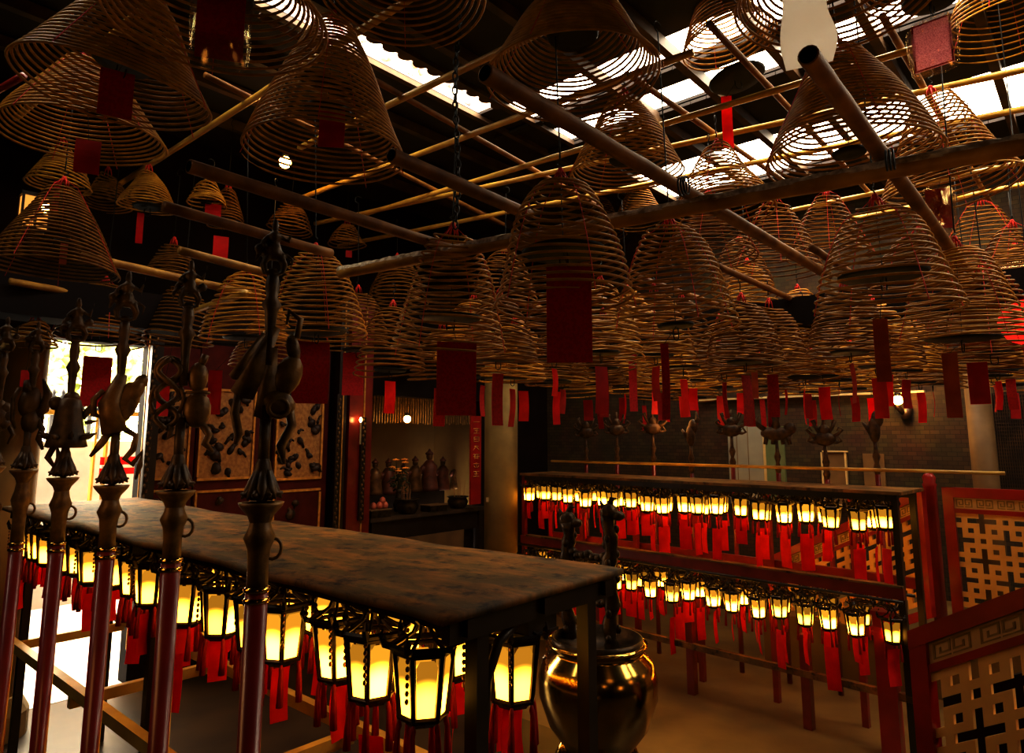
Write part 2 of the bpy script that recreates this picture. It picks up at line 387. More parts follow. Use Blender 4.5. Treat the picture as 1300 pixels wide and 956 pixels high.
def card_mb(w, h, z, bend=.02):
    """paper card hanging from z, slightly curled"""
    n = 6; vs = []; fs = []
    for i in range(n+1):
        t = i/n; y = bend*sin(t*PI*1.1)
        for x in (-w/2, w/2): vs += [(x, y+.0007, z-h*t), (x, y-.0007, z-h*t)]
    for i in range(n):
        a = i*4; b = a+4
        fs += [(a, a+2, b+2, b), (a+1, b+1, b+3, a+3), (a, b, b+1, a+1), (a+2, a+3, b+3, b+2)]
    fs += [(0, 1, 3, 2), (n*4, n*4+2, n*4+3, n*4+1)]
    mb = MB(); mb.v = vs; mb.f = fs; return mb

def wavy_sheet(w, h):
    n = 20; L = [(-w/2+w*.05*sin(i/n*7), -h*i/n) for i in range(n+1)]; R = [(w/2+w*.08*sin(i/n*8+2), -h*i/n) for i in range(n+1)]
    mb = MB(); mb.v = [(x, y, z) for y in (.0, .0012) for a, b in zip(L, R) for x, z in (a, b)]; m = 2*(n+1)
    for i in range(n):
        a = 2*i; mb.f += [(a, a+1, a+3, a+2), (m+a, m+a+2, m+a+3, m+a+1), (a, a+2, m+a+2, m+a), (a+1, m+a+1, m+a+3, a+3)]
    return mb
PZLOW, PZHIGH = 3.43, 4.66
COILS = []
def coil(cx, yt, yb, hw, R, turns, prof, label, pan=None, tg=None, tilt=0, m='coil', group='incense coils hung from the poles', holder=None, seed=None):
    """cx, yb: where its lowest ring is centred; hw: half width; yt: its top; all as seen in the photograph"""
    D = F*R/hw; B = PD(cx, yb, D)
    d = ray(cx, yt); H = EYE + d.z/d.y*B.y - B.z
    sd = seed if seed is not None else int(cx*7+yt*13)
    rnd = random.Random(sd)
    rot = Euler((math.radians(rnd.uniform(-2, 2)+tilt*.4), math.radians(rnd.uniform(-2, 2)+tilt), rnd.uniform(0, 6.28) if not tilt else 0))
    t = thing('hanging_incense_coil', label, 'incense coil', B, rot, group)
    zt = B.z+H
    spiral(R, H, turns, prof, sd, tube=.0066 if hw > 60 else .0074, seg=44 if hw > 50 else 32).build('coil_spiral', M[m], t, True)
    nth = 4 if hw > 48 else 0
    for k in range(nth): thread_mb(R, H, prof, k*PI/2+.6+rnd.random()).build('support_thread', M['thread'], t)
    knot_mb(H).build('red_knot', M['thread'], t, True)
    target = PZLOW if zt+.1 < PZLOW else (PZHIGH if zt+.1 < PZHIGH else HC-.15)
    hook_mb(H, max(target-zt-.07, .06)).build('wire_hook', M['wire'], t, True)
    if pan:
        z = H*pan[0]; p = pan_mb(R*pan[1], z).build('ash_pan', M['pan'], t, True)
        panwire_mb(z, H).build('pan_wire', M['wire'], p)
        if tg: uhook_mb(z).build('tag_hook', M['wire'], p, True)
    if tg:
        tx, ty0, ty1, tw, tm = tg[:5]
        tD = tg[5] if len(tg) > 5 else D
        c0 = PD(tx, ty0, tD); c1 = PD(tx, ty1, tD)
        h = (c0-c1).length; wd = tw/F*tD
        inv = Matrix.LocRotScale(B, rot, None).inverted()
        yaw = math.atan2(c0.x, c0.y)*-1 + rnd.uniform(-.25, .25)
        mb = card_mb(wd, h, 0, rnd.uniform(-.02, .02)*h/.25)
        if tm == 'white': mb = wavy_sheet(wd, h)
        W = Matrix.Translation(c0) @ Matrix.Rotation(yaw, 4, 'Z')
        mb.v = [tuple(inv @ (W @ Vector(p))) for p in mb.v]
        cd = mb.build('paper_tag', M[tm], t)
        zz = H*(pan[0] if pan else .9)
        MB().tube([(0, 0, zz), inv @ (c0-Z*.004)], .0018, 4).build('tag_string', M['wire'], t)
        if holder:
            hb = MB(); ww, hh = wd*1.28, h*1.22
            pts = []
            for i in range(28):
                a = 2*PI*i/28; x = math.copysign(abs(cos(a))**.45, cos(a))*ww/2; z_ = math.copysign(abs(sin(a))**.45, sin(a))*hh/2
                pts.append(Vector((x*(1+.05*sin(5*a)), .012, z_-h*.52)))
            hb.tube(pts, .006, 5, True); 
            hb.prism([Vector(p)-Vector((0, .004, 0)) for p in pts], (0, 1, 0), .002)
            hb.prism([Vector(p)-Vector((0, .022, 0)) for p in pts], (0, 1, 0), .002)
            hb.v = [tuple(inv @ (W @ Vector(p))) for p in hb.v]; hb.build('plastic_sleeve', M['plast'], t, True)
            if holder == 'border':
                bb = MB(); 
                for (x, z_, a, b) in ((0, -.015*h, 1.0, .03), (0, -.985*h, 1.0, .03)): bb.box((x, -.006, z_), (wd*a, .003, h*b))
                for sx in (-1, 1): bb.box((sx*wd*.475, -.006, -h*.5), (wd*.05, .003, h))
                bb.v = [tuple(inv @ (W @ Vector(p))) for p in bb.v]; bb.build('red_border', M['tag'], t)
    COILS.append((B, H, R)); return t

C = coil
# upper tier, seen from underneath
C(278, -75, 34, 135, .42, 17, 'cone', 'wide incense coil overhead with red card in a clear plastic sleeve', (.30, .3), (284, -22, 82, 56, 'tagd'), holder='plain')
C(146, -6, 122, 116, .42, 22, 'cone', 'tilted gold-brown incense coil with dark pan and framed red card', (.30, .32), (150, 90, 152, 38, 'tagd'), tilt=7)
C(105, 82, 178, 97, .42, 20, 'cone', 'incense coil under the tilted coil, its bright red tag hanging below the rim', None, (113, 178, 222, 28, 'tag'))
C(412, 28, 200, 101, .42, 27, 'cone', 'tall conical incense coil with a bright red square tag beside the roof opening', (.32, .3), (422, 138, 190, 32, 'tag'))
C(510, -70, -2, 106, .42, 14, 'cone', 'incense coil mostly above the picture edge, beside the hanging chain')
C(729, -22, 104, 112, .42, 23, 'cone', 'large open incense coil just behind the brown pole with the hollow end', (.45, .3))
C(925, -25, 58, 58, .34, 16, 'cone', 'slumped incense coil with black ash pan and twisted red strip below', (-.55, .6), (922, 122, 192, 13, 'tagb'), tilt=-9)
C(1062, -90, 4, 122, .42, 16, 'cone', 'wide incense coil overhead holding a glowing white paper sheet', None, (1020, -28, 92, 58, 'white', 2.2))
C(1180, -95, -22, 80, .34, 14, 'cone', 'incense coil above a pink printed card with a red border', (-.32, .42), (1181, 27, 90, 43, 'pink'), holder='border')
C(1280, -75, 40, 72, .40, 17, 'cone', 'incense coil at the upper corner, open rings against the bright roof slot', None)
C(1080, 62, 205, 105, .42, 24, 'cone', 'conical incense coil directly behind the hollow pole end, sky showing through its rings', (.06, .2))
C(796, 128, 225, 74, .38, 20, 'cone', 'narrow incense coil crossed by the brown pole, wire hook dangling beside it', (.2, .3))
C(1207, 122, 246, 80, .40, 22, 'cone', 'leaning incense coil with a red card in plastic under the large level pole', (.30, .3), (1190, 240, 292, 28, 'tagd'), tilt=-5, holder='plain')
C(917, 188, 272, 66, .38, 16, 'cone', 'dark openwork incense coil under the twisted red strip')
C(75, 188, 238, 38, .23, 12, 'cone', 'small incense coil with a thin red tag beside the lit wall lamp', None, (73, 230, 272, 7, 'tag'))
C(187, 219, 264, 35, .235, 14, 'cone', 'small gold incense coil with a black ash pan and narrow red tag', (.0, .5), (179, 270, 310, 8, 'tagb'))
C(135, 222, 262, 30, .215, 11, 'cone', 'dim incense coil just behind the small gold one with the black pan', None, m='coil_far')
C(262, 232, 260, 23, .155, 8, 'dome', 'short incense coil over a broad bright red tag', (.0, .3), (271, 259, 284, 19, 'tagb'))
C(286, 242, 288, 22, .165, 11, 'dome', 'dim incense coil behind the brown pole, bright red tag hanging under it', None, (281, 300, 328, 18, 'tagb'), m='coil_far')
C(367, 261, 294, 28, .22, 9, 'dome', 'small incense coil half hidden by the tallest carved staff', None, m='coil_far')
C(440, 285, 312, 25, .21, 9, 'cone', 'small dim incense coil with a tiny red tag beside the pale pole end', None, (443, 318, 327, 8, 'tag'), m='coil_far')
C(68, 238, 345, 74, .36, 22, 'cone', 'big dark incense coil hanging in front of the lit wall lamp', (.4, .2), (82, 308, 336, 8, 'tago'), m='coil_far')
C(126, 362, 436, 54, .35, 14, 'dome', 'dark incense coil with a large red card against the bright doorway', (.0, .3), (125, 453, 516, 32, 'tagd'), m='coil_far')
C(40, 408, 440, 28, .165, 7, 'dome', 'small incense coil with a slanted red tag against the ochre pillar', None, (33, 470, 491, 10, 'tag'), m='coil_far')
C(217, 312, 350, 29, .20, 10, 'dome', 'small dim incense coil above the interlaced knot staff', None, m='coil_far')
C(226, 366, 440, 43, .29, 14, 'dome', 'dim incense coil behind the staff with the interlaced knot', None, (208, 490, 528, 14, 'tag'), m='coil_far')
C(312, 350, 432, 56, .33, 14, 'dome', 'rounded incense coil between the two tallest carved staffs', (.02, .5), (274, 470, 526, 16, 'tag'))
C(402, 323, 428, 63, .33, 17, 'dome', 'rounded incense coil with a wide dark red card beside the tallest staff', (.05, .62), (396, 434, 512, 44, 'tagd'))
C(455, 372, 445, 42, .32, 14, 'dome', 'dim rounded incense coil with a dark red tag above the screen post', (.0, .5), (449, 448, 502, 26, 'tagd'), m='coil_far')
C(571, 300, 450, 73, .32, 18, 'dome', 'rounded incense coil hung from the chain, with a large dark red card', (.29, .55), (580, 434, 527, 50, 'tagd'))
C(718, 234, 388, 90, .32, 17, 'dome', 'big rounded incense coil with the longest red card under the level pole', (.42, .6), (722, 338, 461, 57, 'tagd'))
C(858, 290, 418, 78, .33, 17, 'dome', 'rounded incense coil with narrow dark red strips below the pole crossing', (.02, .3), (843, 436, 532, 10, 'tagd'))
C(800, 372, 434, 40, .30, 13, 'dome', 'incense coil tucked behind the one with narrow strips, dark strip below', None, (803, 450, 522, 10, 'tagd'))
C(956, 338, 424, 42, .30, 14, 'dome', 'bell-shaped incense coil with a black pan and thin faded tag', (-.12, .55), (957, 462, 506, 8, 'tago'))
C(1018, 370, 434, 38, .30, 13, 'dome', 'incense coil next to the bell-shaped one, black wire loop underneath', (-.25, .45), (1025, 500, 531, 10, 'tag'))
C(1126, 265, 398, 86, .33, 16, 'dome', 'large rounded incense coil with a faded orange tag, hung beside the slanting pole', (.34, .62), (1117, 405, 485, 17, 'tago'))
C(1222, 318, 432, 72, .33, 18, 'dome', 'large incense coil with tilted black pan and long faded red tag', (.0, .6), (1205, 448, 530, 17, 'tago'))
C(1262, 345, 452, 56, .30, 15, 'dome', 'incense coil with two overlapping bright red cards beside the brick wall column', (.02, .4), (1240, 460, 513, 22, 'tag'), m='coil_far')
# dim second tier at the far side
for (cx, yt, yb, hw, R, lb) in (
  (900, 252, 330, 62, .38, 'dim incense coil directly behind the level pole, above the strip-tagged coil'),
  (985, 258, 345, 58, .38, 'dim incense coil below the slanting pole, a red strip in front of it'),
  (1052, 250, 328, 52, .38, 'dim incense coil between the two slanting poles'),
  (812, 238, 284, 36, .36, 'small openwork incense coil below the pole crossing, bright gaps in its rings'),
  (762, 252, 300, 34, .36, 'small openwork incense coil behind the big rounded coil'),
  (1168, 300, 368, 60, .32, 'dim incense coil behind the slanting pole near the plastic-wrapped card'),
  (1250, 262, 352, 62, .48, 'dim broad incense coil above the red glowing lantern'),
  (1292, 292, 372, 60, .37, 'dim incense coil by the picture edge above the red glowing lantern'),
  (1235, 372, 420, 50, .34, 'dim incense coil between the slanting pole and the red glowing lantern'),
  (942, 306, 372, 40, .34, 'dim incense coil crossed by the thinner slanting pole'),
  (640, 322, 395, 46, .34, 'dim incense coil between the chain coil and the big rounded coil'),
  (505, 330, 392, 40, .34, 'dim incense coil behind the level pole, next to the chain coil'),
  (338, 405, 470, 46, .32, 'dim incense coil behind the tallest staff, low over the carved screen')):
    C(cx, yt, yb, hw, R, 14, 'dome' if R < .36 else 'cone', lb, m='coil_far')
C(1290, 318, 336, 46, .34, 10, 'cone', 'dim incense coil holding a pale card wrapped in plastic', None, (1284, 336, 368, 24, 'pink'), m='coil_far', holder='plain')

# far rows hung from the parallel poles
POLE_U = [4.5, 3.85, 3.2, 2.55, 1.95, 1.3, .65, 0.0, -.65, -1.3]
tmpl = []
for k in range(3):
    R, H = (.30, .31, .29)[k], (.50, .56, .47)[k]
    t = thing('hanging_incense_coil', 'x', 'incense coil', (0, 0, -50))
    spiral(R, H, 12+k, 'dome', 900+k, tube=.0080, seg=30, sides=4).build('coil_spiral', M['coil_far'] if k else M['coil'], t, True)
    knot_mb(H).build('red_knot', M['thread'], t, True)
    hook_mb(H, .12).build('wire_hook', M['wire'], t, True)
    p = pan_mb(R*.45, 0.02).build('ash_pan', M['pan'], t, True)
    uhook_mb(.02, .04).build('tag_hook', M['wire'], p, True)
    card_mb((.12, .10, .085)[k], (.29, .26, .32)[k], -.06, .01).build('paper_tag', M[('tag', 'tagb', 'tagd')[k]], t)
    tmpl.append(t)
used = [False]*3; far_n = 0; tmats = ['tag', 'tag', 'tagb', 'tago', 'tagd']
ENDN = 'altar'
for pi, u in enumerate(POLE_U):
    row = 0
    for vi in range(9):
        v = 3.6+vi*.60+(.3 if pi % 2 else 0)
        p = UV(u, v, 2.86+random.uniform(-.07, .05)) + Vector((random.uniform(-.05, .05), random.uniform(-.05, .05), 0))
        x, y, w = pix(p)
        if w < 4.5 or x < 425 or x > 1335 or v > VB-.5: continue
        if any((p-b).length < .47 for b, h, r in COILS): continue
        k = random.randrange(3)
        if not used[k]: o = tmpl[k]; used[k] = True
        else: o = copy_tree(tmpl[k])
        o.location = p; o.rotation_euler = (random.uniform(-.04, .04), random.uniform(-.04, .04), random.uniform(0, 6.28))
        for ch in o.children:
            if ch.name.startswith('paper_tag'):
                ch.rotation_euler = (0, 0, random.uniform(0, 3.14)); ch.scale = (random.uniform(.7, 1.25), 1, random.uniform(.8, 1.2))
        row += 1; far_n += 1
        o['label'] = 'small far incense coil, %s along the %s pole counted from the altar side' % (ORD[row-1], ORD[pi])
        o['group'] = 'far rows of small incense coils over the lantern racks'
for k in range(3):
    if not used[k]: bpy.data.objects.remove(tmpl[k])

# ------------------------------------------------------------------ poles
def pole(p0, p1, r, m, label, hollow=False, dust=False, nodes=True, name='bamboo_pole'):
    p0, p1 = Vector(p0), Vector(p1); d = (p1-p0); L = d.length; t = thing(name, label, 'pole', p0)
    d.normalize(); n = max(6, int(L/.12)); pts = []; rr = []
    for i in range(n+1):
        pts.append(d*(L*i/n)); rr.append(r*(1+(.07 if nodes and i % 5 == 3 else 0)+.02*sin(i*1.7)))
    mb = MB()
    if hollow:
        pts2 = [d*.35, d*.001, Vector((0, 0, 0))]; mb.tube(pts, rr, 14, caps=False)
        inner = [pts[0], d*.5]; 
        mb.tube([d*.0, d*.02], [r*1.0, r*1.02], 14, caps=False); 
        q = MB(); q.tube([d*.0, d*.35], [r*.84, r*.84], 14, caps=True)
        mb.tube([d*-.002, d*.0], [r*.84, r], 14, caps=False)
        mb.build('pole_shaft', m, t, True); 
        mb2 = MB().tube([d*-.001, d*.35], [r*.83, r*.83], 14, caps=False)
        mb2.f = [f[::-1] for f in mb2.f]; mb2.add(*disc(d*.34, d, r*.83)); mb2.build('hollow_end', M['pan'], t, True)
    else:
        mb.tube(pts, rr, 12); mb.build('pole_shaft', m, t, True)
    if dust:
        s = d.cross(Z).normalized(); k = int(L/.035); vs = []; fs = []; rnd = random.Random(5)
        for i in range(k+1):
            c = d*(L*i/k)
            for j in range(5):
                a = PI*(.07+.86*j/4+rnd.uniform(-.03, .03)) ; h = r*1.05+(rnd.uniform(.004, .013) if 0 < j < 4 else -.002)
                vs.append(c + s*(h*cos(a)) + Z*(h*sin(a)))
        for i in range(k):
            for j in range(4): a = i*5+j; fs.append((a, a+5, a+6, a+1))
        q = MB(); q.v = [tuple(x) for x in vs]; q.f = fs; q.build('dust_layer', M['dust'], t, True)
    return t
def disc(c, n, r, k=14):
    a = n.orthogonal().normalized(); b = n.cross(a); return [c+(a*cos(2*PI*i/k)+b*sin(2*PI*i/k))*r for i in range(k)], [tuple(range(k))]
def tie(t, at, r, ax):
    ax = Vector(ax).normalized(); a = ax.orthogonal().normalized(); b = ax.cross(a)
    mb = MB()
    for o in (-.012, 0, .012): mb.tube([Vector(at)-t.location + ax*o + (a*cos(2*PI*i/14)+b*sin(2*PI*i/14))*r for i in range(14)], .004, 4, True)
    return mb.build('wire_tie', M['wire'], t, True)
ZL, ZV = 3.34, 3.42
p1a, p1b = PZ(432, 347, ZL), PZ(1330, 179, ZL)
P1 = pole(p1a, p1b, .034, M['pipe'], 'thick level pole crossing the hall, its top furred with grey dust', dust=True)
for (x, y) in ((868, 236), (1130, 203)): tie(P1, PZ(x, y, ZL), .038, p1b-p1a)
P2a, P2b = PZ(616, 93, ZV), PZ(1052, 350, ZV)
pole(P2a, P2b, .031, M['piped'], 'brown pole whose hollow end points at the camera beside the chain', hollow=True)
P3a, P3b = PZ(1026, 70, ZV), PZ(1264, 394, ZV)
pole(P3a, P3b, .031, M['piped'], 'brown pole with a hollow end below the glowing white paper', hollow=True)
pole(PZ(497, 197, ZV), PZ(672, 273, ZV), .030, M['piped'], 'short dark brown pole end showing behind the tall conical coil', hollow=True)
pole(PZ(240, 211, ZV), PZ(575, 316, ZV), .030, M['piped'], 'long reddish brown pole running behind the tallest staff', hollow=True)
low = [((104, 325), (330, 376), .028, 'pipe', 'brown pole crossing behind the interlaced knot staff'),
       ((12, 357), (118, 376), .026, 'pipe', 'uppermost of the three short pale poles before the ochre pillar'),
       ((-20, 366), (212, 396), .026, 'pipe', 'middle one of the pale poles before the ochre pillar'),
       ((-20, 386), (190, 413), .024, 'pipe', 'lowest of the pale poles before the ochre pillar'),
       ((208, 262), (420, 322), .028, 'piped', 'dark pole just under the long reddish brown pole'),
       ((228, 318), (345, 348), .026, 'pipe', 'short brown pole beside the head of the knot staff')]
for (a, b, r, m, lb) in low: pole(PZ(*a, ZV), PZ(*b, ZV), r, M[m], lb)
pole(PZ(236, 398, ZL), PZ(312, 372, ZL), .026, M['bamboo'], 'short pale pole end beside the knot staff')
for i, u in enumerate(POLE_U):
    pole(UV(u, 4.4, 3.50), UV(u, VB-.25, 3.50), .024, M['piped'], 'thin pole carrying far coils, %s one counted from the altar side' % ORD[i])
# upper gold poles under the roof, all parallel
gold = [((150, 235), (530, -8), 'gold pole under the roof, beside the tall conical coil'),
        ((380, 188), (740, 15), 'gold pole crossing the ornate roof opening'),
        ((380, 252), (880, 66), 'gold pole passing just below the ornate roof opening'),
        ((440, 279), (1180, 56), 'long gold pole running behind the slumped coil and pink card'),
        ((400, 284), (1330, 82), 'long gold pole passing behind the conical coil at the pole end'),
        ((430, 312), (1330, 132), 'gold pole crossing the white sawtooth roof slot'),
        ((1000, 268), (1330, 200), 'thin gold pole below the sawtooth roof slot'),
        ((1080, 278), (1330, 228), 'lowest thin gold pole beside the right end of the level pole'.replace('right end', 'dusty end')),
        ((20, 150), (205, -8), 'gold pole showing behind the tilted coil')]
for k, (a, b, lb) in enumerate(gold):
    pole(PZ(*a, 4.72), PZ(*b, 4.72), .024, M['bamboo'], lb)
pole(PZ(780, 20, 4.60), PZ(830, 330, 4.6)*1.0, .02, M['piped'], 'dark cross pole beside the openwork coil') if False else None
for k, v0 in enumerate((-.2, .5)): pass
mb = None
# dark cross poles under the gold ones, running the other way
for k, (a, b, lb) in enumerate([((260, 95), (640, 285), 'dim cross pole under the gold poles beside the tall conical coil'),
                                ((330, 20), (760, 262), 'dim cross pole below the ornate roof opening'),
                                ((800, 96), (1010, 240), 'dim cross pole under the slumped coil'),
                                ((900, 30), (1120, 262), 'dim cross pole behind the hollow pole end'),
                                ((1120, 20), (1260, 262), 'dim cross pole beside the pink card')]):
    pole(PZ(*a, 4.78), PZ(*b, 4.78), .022, M['piped'], lb)
# thin red pole upper corner
pole(PZ(-30, 130, 4.3), PZ(30, 96, 4.3), .02, M['redpaint'], 'short red pole end beside the tilted coil', nodes=False)

# chain
ch = thing('hanging_chain', 'dark iron chain hanging from the roof down to a rounded coil', 'chain', PD(578, 292, 3.75))
cz = 0; zt = HC-.1; k = 0; link0 = None
lp = [(.014*cos(2*PI*i/12), 0, .027*sin(2*PI*i/12)) for i in range(12)]
while ch.location.z+cz < zt and k < 90:
    if link0 is None: link0 = o = MB().tube(lp, .0048, 5, True).build('chain_link', M['wire'], ch, True)
    else: o = link0.copy(); COL.objects.link(o)
    o.location = (0.012*sin(k*.25), 0, cz+.03); o.rotation_euler = (0, 0, (k % 2)*PI/2+.4); cz += .044; k += 1

# ------------------------------------------------------------------ lanterns
def hexpt(r, k, z, off=0): a = PI/3*k+off; return Vector((r*cos(a), r*sin(a), z))
def make_lantern(near):
    t = thing('hanging_lantern', 'x', 'lantern', (0, 0, -60))
    zt, zb = -.175, -.345; rt, rb = .088, .068
    fr = MB()
    for k in range(6):
        fr.tube([hexpt(rt*1.02, k, zt+.012), hexpt(rb*1.02, k, zb-.008)], [.0105, .0095] if near else [.010, .009], 5)
    for (r, z, q) in ((rt*1.06, zt+.010, .009), (rt*1.22, zt+.026, .010), (rb*1.05, zb-.006, .009), (rb*.7, zb-.024, .007)):
        fr.tube([hexpt(r, k, z) for k in range(6)], q, 5, True)
    fr.lathe([(.004, zb-.04), (rb*.75, zb-.028), (rb*1.02, zb-.010), (.01, zb-.004)], 12)
    fr.build('lantern_frame', M['lfr'], t)
    cap = MB()
    cap.lathe([(.026, zt+.085), (.030, zt+.095), (.012, zt+.12)], 8)
    for k in range(6):
        e = hexpt(1, k, 0); cap.tube([e*rt*1.12+Z*(zt+.026), e*rt*.8+Z*(zt+.04), e*rt*.42+Z*(zt+.062), e*.02+Z*(zt+.10)], [.007, .007, .006, .005], 5)
    for k in range(6):   # upswept crests at the corners
        e = hexpt(1, k, 0); a = e*rt*1.15+Z*(zt+.024)
        cap.tube([a, e*(rt*1.38)+Z*(zt+.03), e*(rt*1.52)+Z*(zt+.055), e*(rt*1.45)+Z*(zt+.078)], [.011, .012, .008, .003], 5)
        cap.ell(e*(rt*1.42)+Z*(zt+.05), (.011, .011, .014), n=6, m=4)
        cap.tube([e*.028+Z*(zt+.085), e*.07+Z*(zt+.11), e*.06+Z*(zt+.135)], [.005, .005, .002], 4)
    cap.build('lantern_crest', M['lfr'], t, False)
    ht = -.05 if near else -.05
    MB().tube([(0, 0, zt+.11), (0, 0, ht-.012), (.008, 0, ht-.006), (0, 0, ht)], .003, 5).build('hanger', M['wire'], t)
    if near:
        for k in range(6):
            p = []
            for (s, zf) in ((.12, 0), (.88, 0), (.88, .86), (.74, .97), (.26, .97), (.12, .86)):
                z = zb+(zt-zb)*zf; r = rb+(rt-rb)*zf
                p.append(hexpt(r, k, z).lerp(hexpt(r, k+1, z), s))
            n = hexpt(1, k+.5, 0); MB().prism(p, n, .003).build('glass_panel', M['glow'], t)
        for k in (0, 2, 4):
            e = hexpt(rt*1.40, k, 0); s = MB()
            for j in range(7): s.ell(e+Z*(zt+.03-.022*j), (.0065, .0065, .009), n=6, m=4)
            s.build('bead_string', M['bead'], t)
    else:
        g = MB()
        for k in range(6):
            p = []
            for (s, zf) in ((.14, 0), (.86, 0), (.86, .86), (.70, .97), (.30, .97), (.14, .86)):
                z = zb+(zt-zb)*zf; r = rb+(rt-rb)*zf
                p.append(hexpt(r, k, z).lerp(hexpt(r, k+1, z), s))
            g.prism(p, hexpt(1, k+.5, 0), .003)
        g.build('glass_panes', M['glowf'], t)
    for k in range(6 if near else 3):
        e = hexpt(rb*1.05 if near else rb, k*(1 if near else 2), 0); L = .16
        MB().tube([e+Z*(zb-.01), e+Z*(zb-.03), e*1.05+Z*(zb-.045), e*1.08+Z*(zb-L*.6), e*1.1+Z*(zb-L)], [.003, .009, .008, .011, .013], 7).build('tassel', M['tassel'], t, True)
    c = card_mb(.085 if near else .125, .20 if near else .30, zb-.055, .01); c.build('paper_tag', M['tagb'], t)
    return t
LN = make_lantern(True); LFAR = make_lantern(False); lused = {}
def place_lantern(src, p, label, group):
    if src.name in lused: o = copy_tree(src)
    else: o = src; lused[src.name] = 1
    o.location = p; o.rotation_euler = (random.uniform(-.03, .03), random.uniform(-.03, .03), random.uniform(0, 1.05))
    for ch in o.children:
        if ch.name.startswith('paper_tag'):
            ch.rotation_euler = (0, 0, random.uniform(-.9, 2.4)); ch.scale = (random.uniform(.75, 1.2), 1, random.uniform(.8, 1.35)); ch.location.z = 0
            ch.location.z = 0
    if src is LFAR: o.scale = (.82, .82, .82)
    o['label'] = label; o['group'] = group; return o

# near rack: board, frame, rails, lanterns
ZR = EYE-.50
NR = PZ(561, 791, ZR); LN_ = PZ(3, 645, ZR)
rd = (LN_-NR); rd.z = 0; RL = rd.length; rd.normalize(); rn = Vector((rd.y, -rd.x, 0))    # along the rack, across it
if rn.y < 0: rn = -rn
RW = .92
def RP(a, b, z): return NR*1 + rd*a + rn*b + Z*(z-NR.z)
rack = thing('lantern_rack', 'long wooden lantern rack with a stained flat board top behind the carved staffs', 'rack', RP(RL/2, RW/2, 0))
def rk(mb): mb.v = [tuple(Vector(p)-rack.location) for p in mb.v]; return mb
def rbox(a0, a1, b0, b1, z0, z1):
    p = [RP(a0, b0, 0), RP(a1, b0, 0), RP(a1, b1, 0), RP(a0, b1, 0)]
    return MB().hexa([q+Z*z0 for q in p]+[q+Z*z1 for q in p])
# slightly warped board
n, m_ = 60, 8; vs = []; fs = []
for i in range(n+1):
    for j in range(m_+1):
        a = RL*i/n; b = RW*j/m_
        z = ZR + .006*sin(a*1.3+b)+.002*sin(a*3.1+2)*(j/m_) - .006*(j/m_)*sin(a*.9) + random.uniform(-.0006, .0006)
        e = .012*sin(a*5.0)+.008*sin(a*11) if j in (0, m_) else 0
        vs.append(RP(a, b+e, z))
for i in range(n):
    for j in range(m_): q = i*(m_+1)+j; fs.append((q, q+1, q+m_+2, q+m_+1))
bd = MB(); bd.v = vs; bd.f = fs; rk(bd)
bo = bd.build('board_top', M['board'], rack, True); so = bo.modifiers.new('t', 'SOLIDIFY'); so.thickness = .022; so.offset = -1 if False else 0
def rp(name, m, *a): return rk(rbox(*a)).build(name, M[m], rack)
for (a, b) in ((.03, .19), (.03, RW-.17), (RL-.08, .19), (RL-.08, RW-.17), (RL*.5, .19), (RL*.5, RW-.17)):
    rp('rack_post', 'darkwood', a, a+.05, b-.02, b+.03, .0, ZR-.02)
for b in (.10, .45, RW-.12): rp('top_rail', 'darkwood', .0, RL, b, b+.035, ZR-.060, ZR-.012)
for a in (.02, RL*.5, RL-.05): rp('cross_rail', 'darkwood', a, a+.035, .05, RW-.04, ZR-.075, ZR-.014)
for b in (.06, RW-.11): rp('lower_rail', 'bamboo', .0, RL, b, b+.05, .86, .92)
for a in (.05, RL*.33, RL*.66, RL-.1): rp('lower_cross_rail', 'bamboo', a, a+.045, .06, RW-.06, .80, .86)
# curved bracket
bk = MB()
for b in (.21,):
    pts = [RP(.055, b+.02, ZR-.36), RP(.055, b+.03, ZR-.22), RP(.055, b+.08, ZR-.12), RP(.055, b+.18, ZR-.07)]
    bk.tube(pts, [.012, .014, .016, .016], 8)
rk(bk).build('bracket', M['darkwood'], rack, True)
bx = thing('junction_box', 'dark box fixed under the near end of the board above a lit lantern', 'box', RP(.09, .50, ZR-.10))
def lbox(c, d): return MB().box(c, d, ROT_U)
lbox((0, 0, 0), (.08, .15, .06)).build('box_body', M['darkwood'], bx); lbox((0, 0, -.035), (.09, .16, .01)).build('box_lid', M['darkwood'], bx)
rowb = (.16, .47, .76); rown = ('front', 'middle', 'back')
for r, b in enumerate(rowb):
    nL = 17
    for i in range(nL):
        a = .20 + i*(RL-.35)/(nL-1) + random.uniform(-.03, .03) + (0, .0, .22)[r]
        if a > RL-.05: continue
        if r == 1 and i == 0: a = .13
        p = RP(a, b+random.uniform(-.03, .03), ZR+.028+random.uniform(-.02, .0))
        place_lantern(LN, p, 'lit hexagonal lantern under the board, %s from the hollow-posted near end, %s row'.replace('hollow-posted near', 'bracket') % (ORD[i], rown[r]), 'lanterns under the long board top')

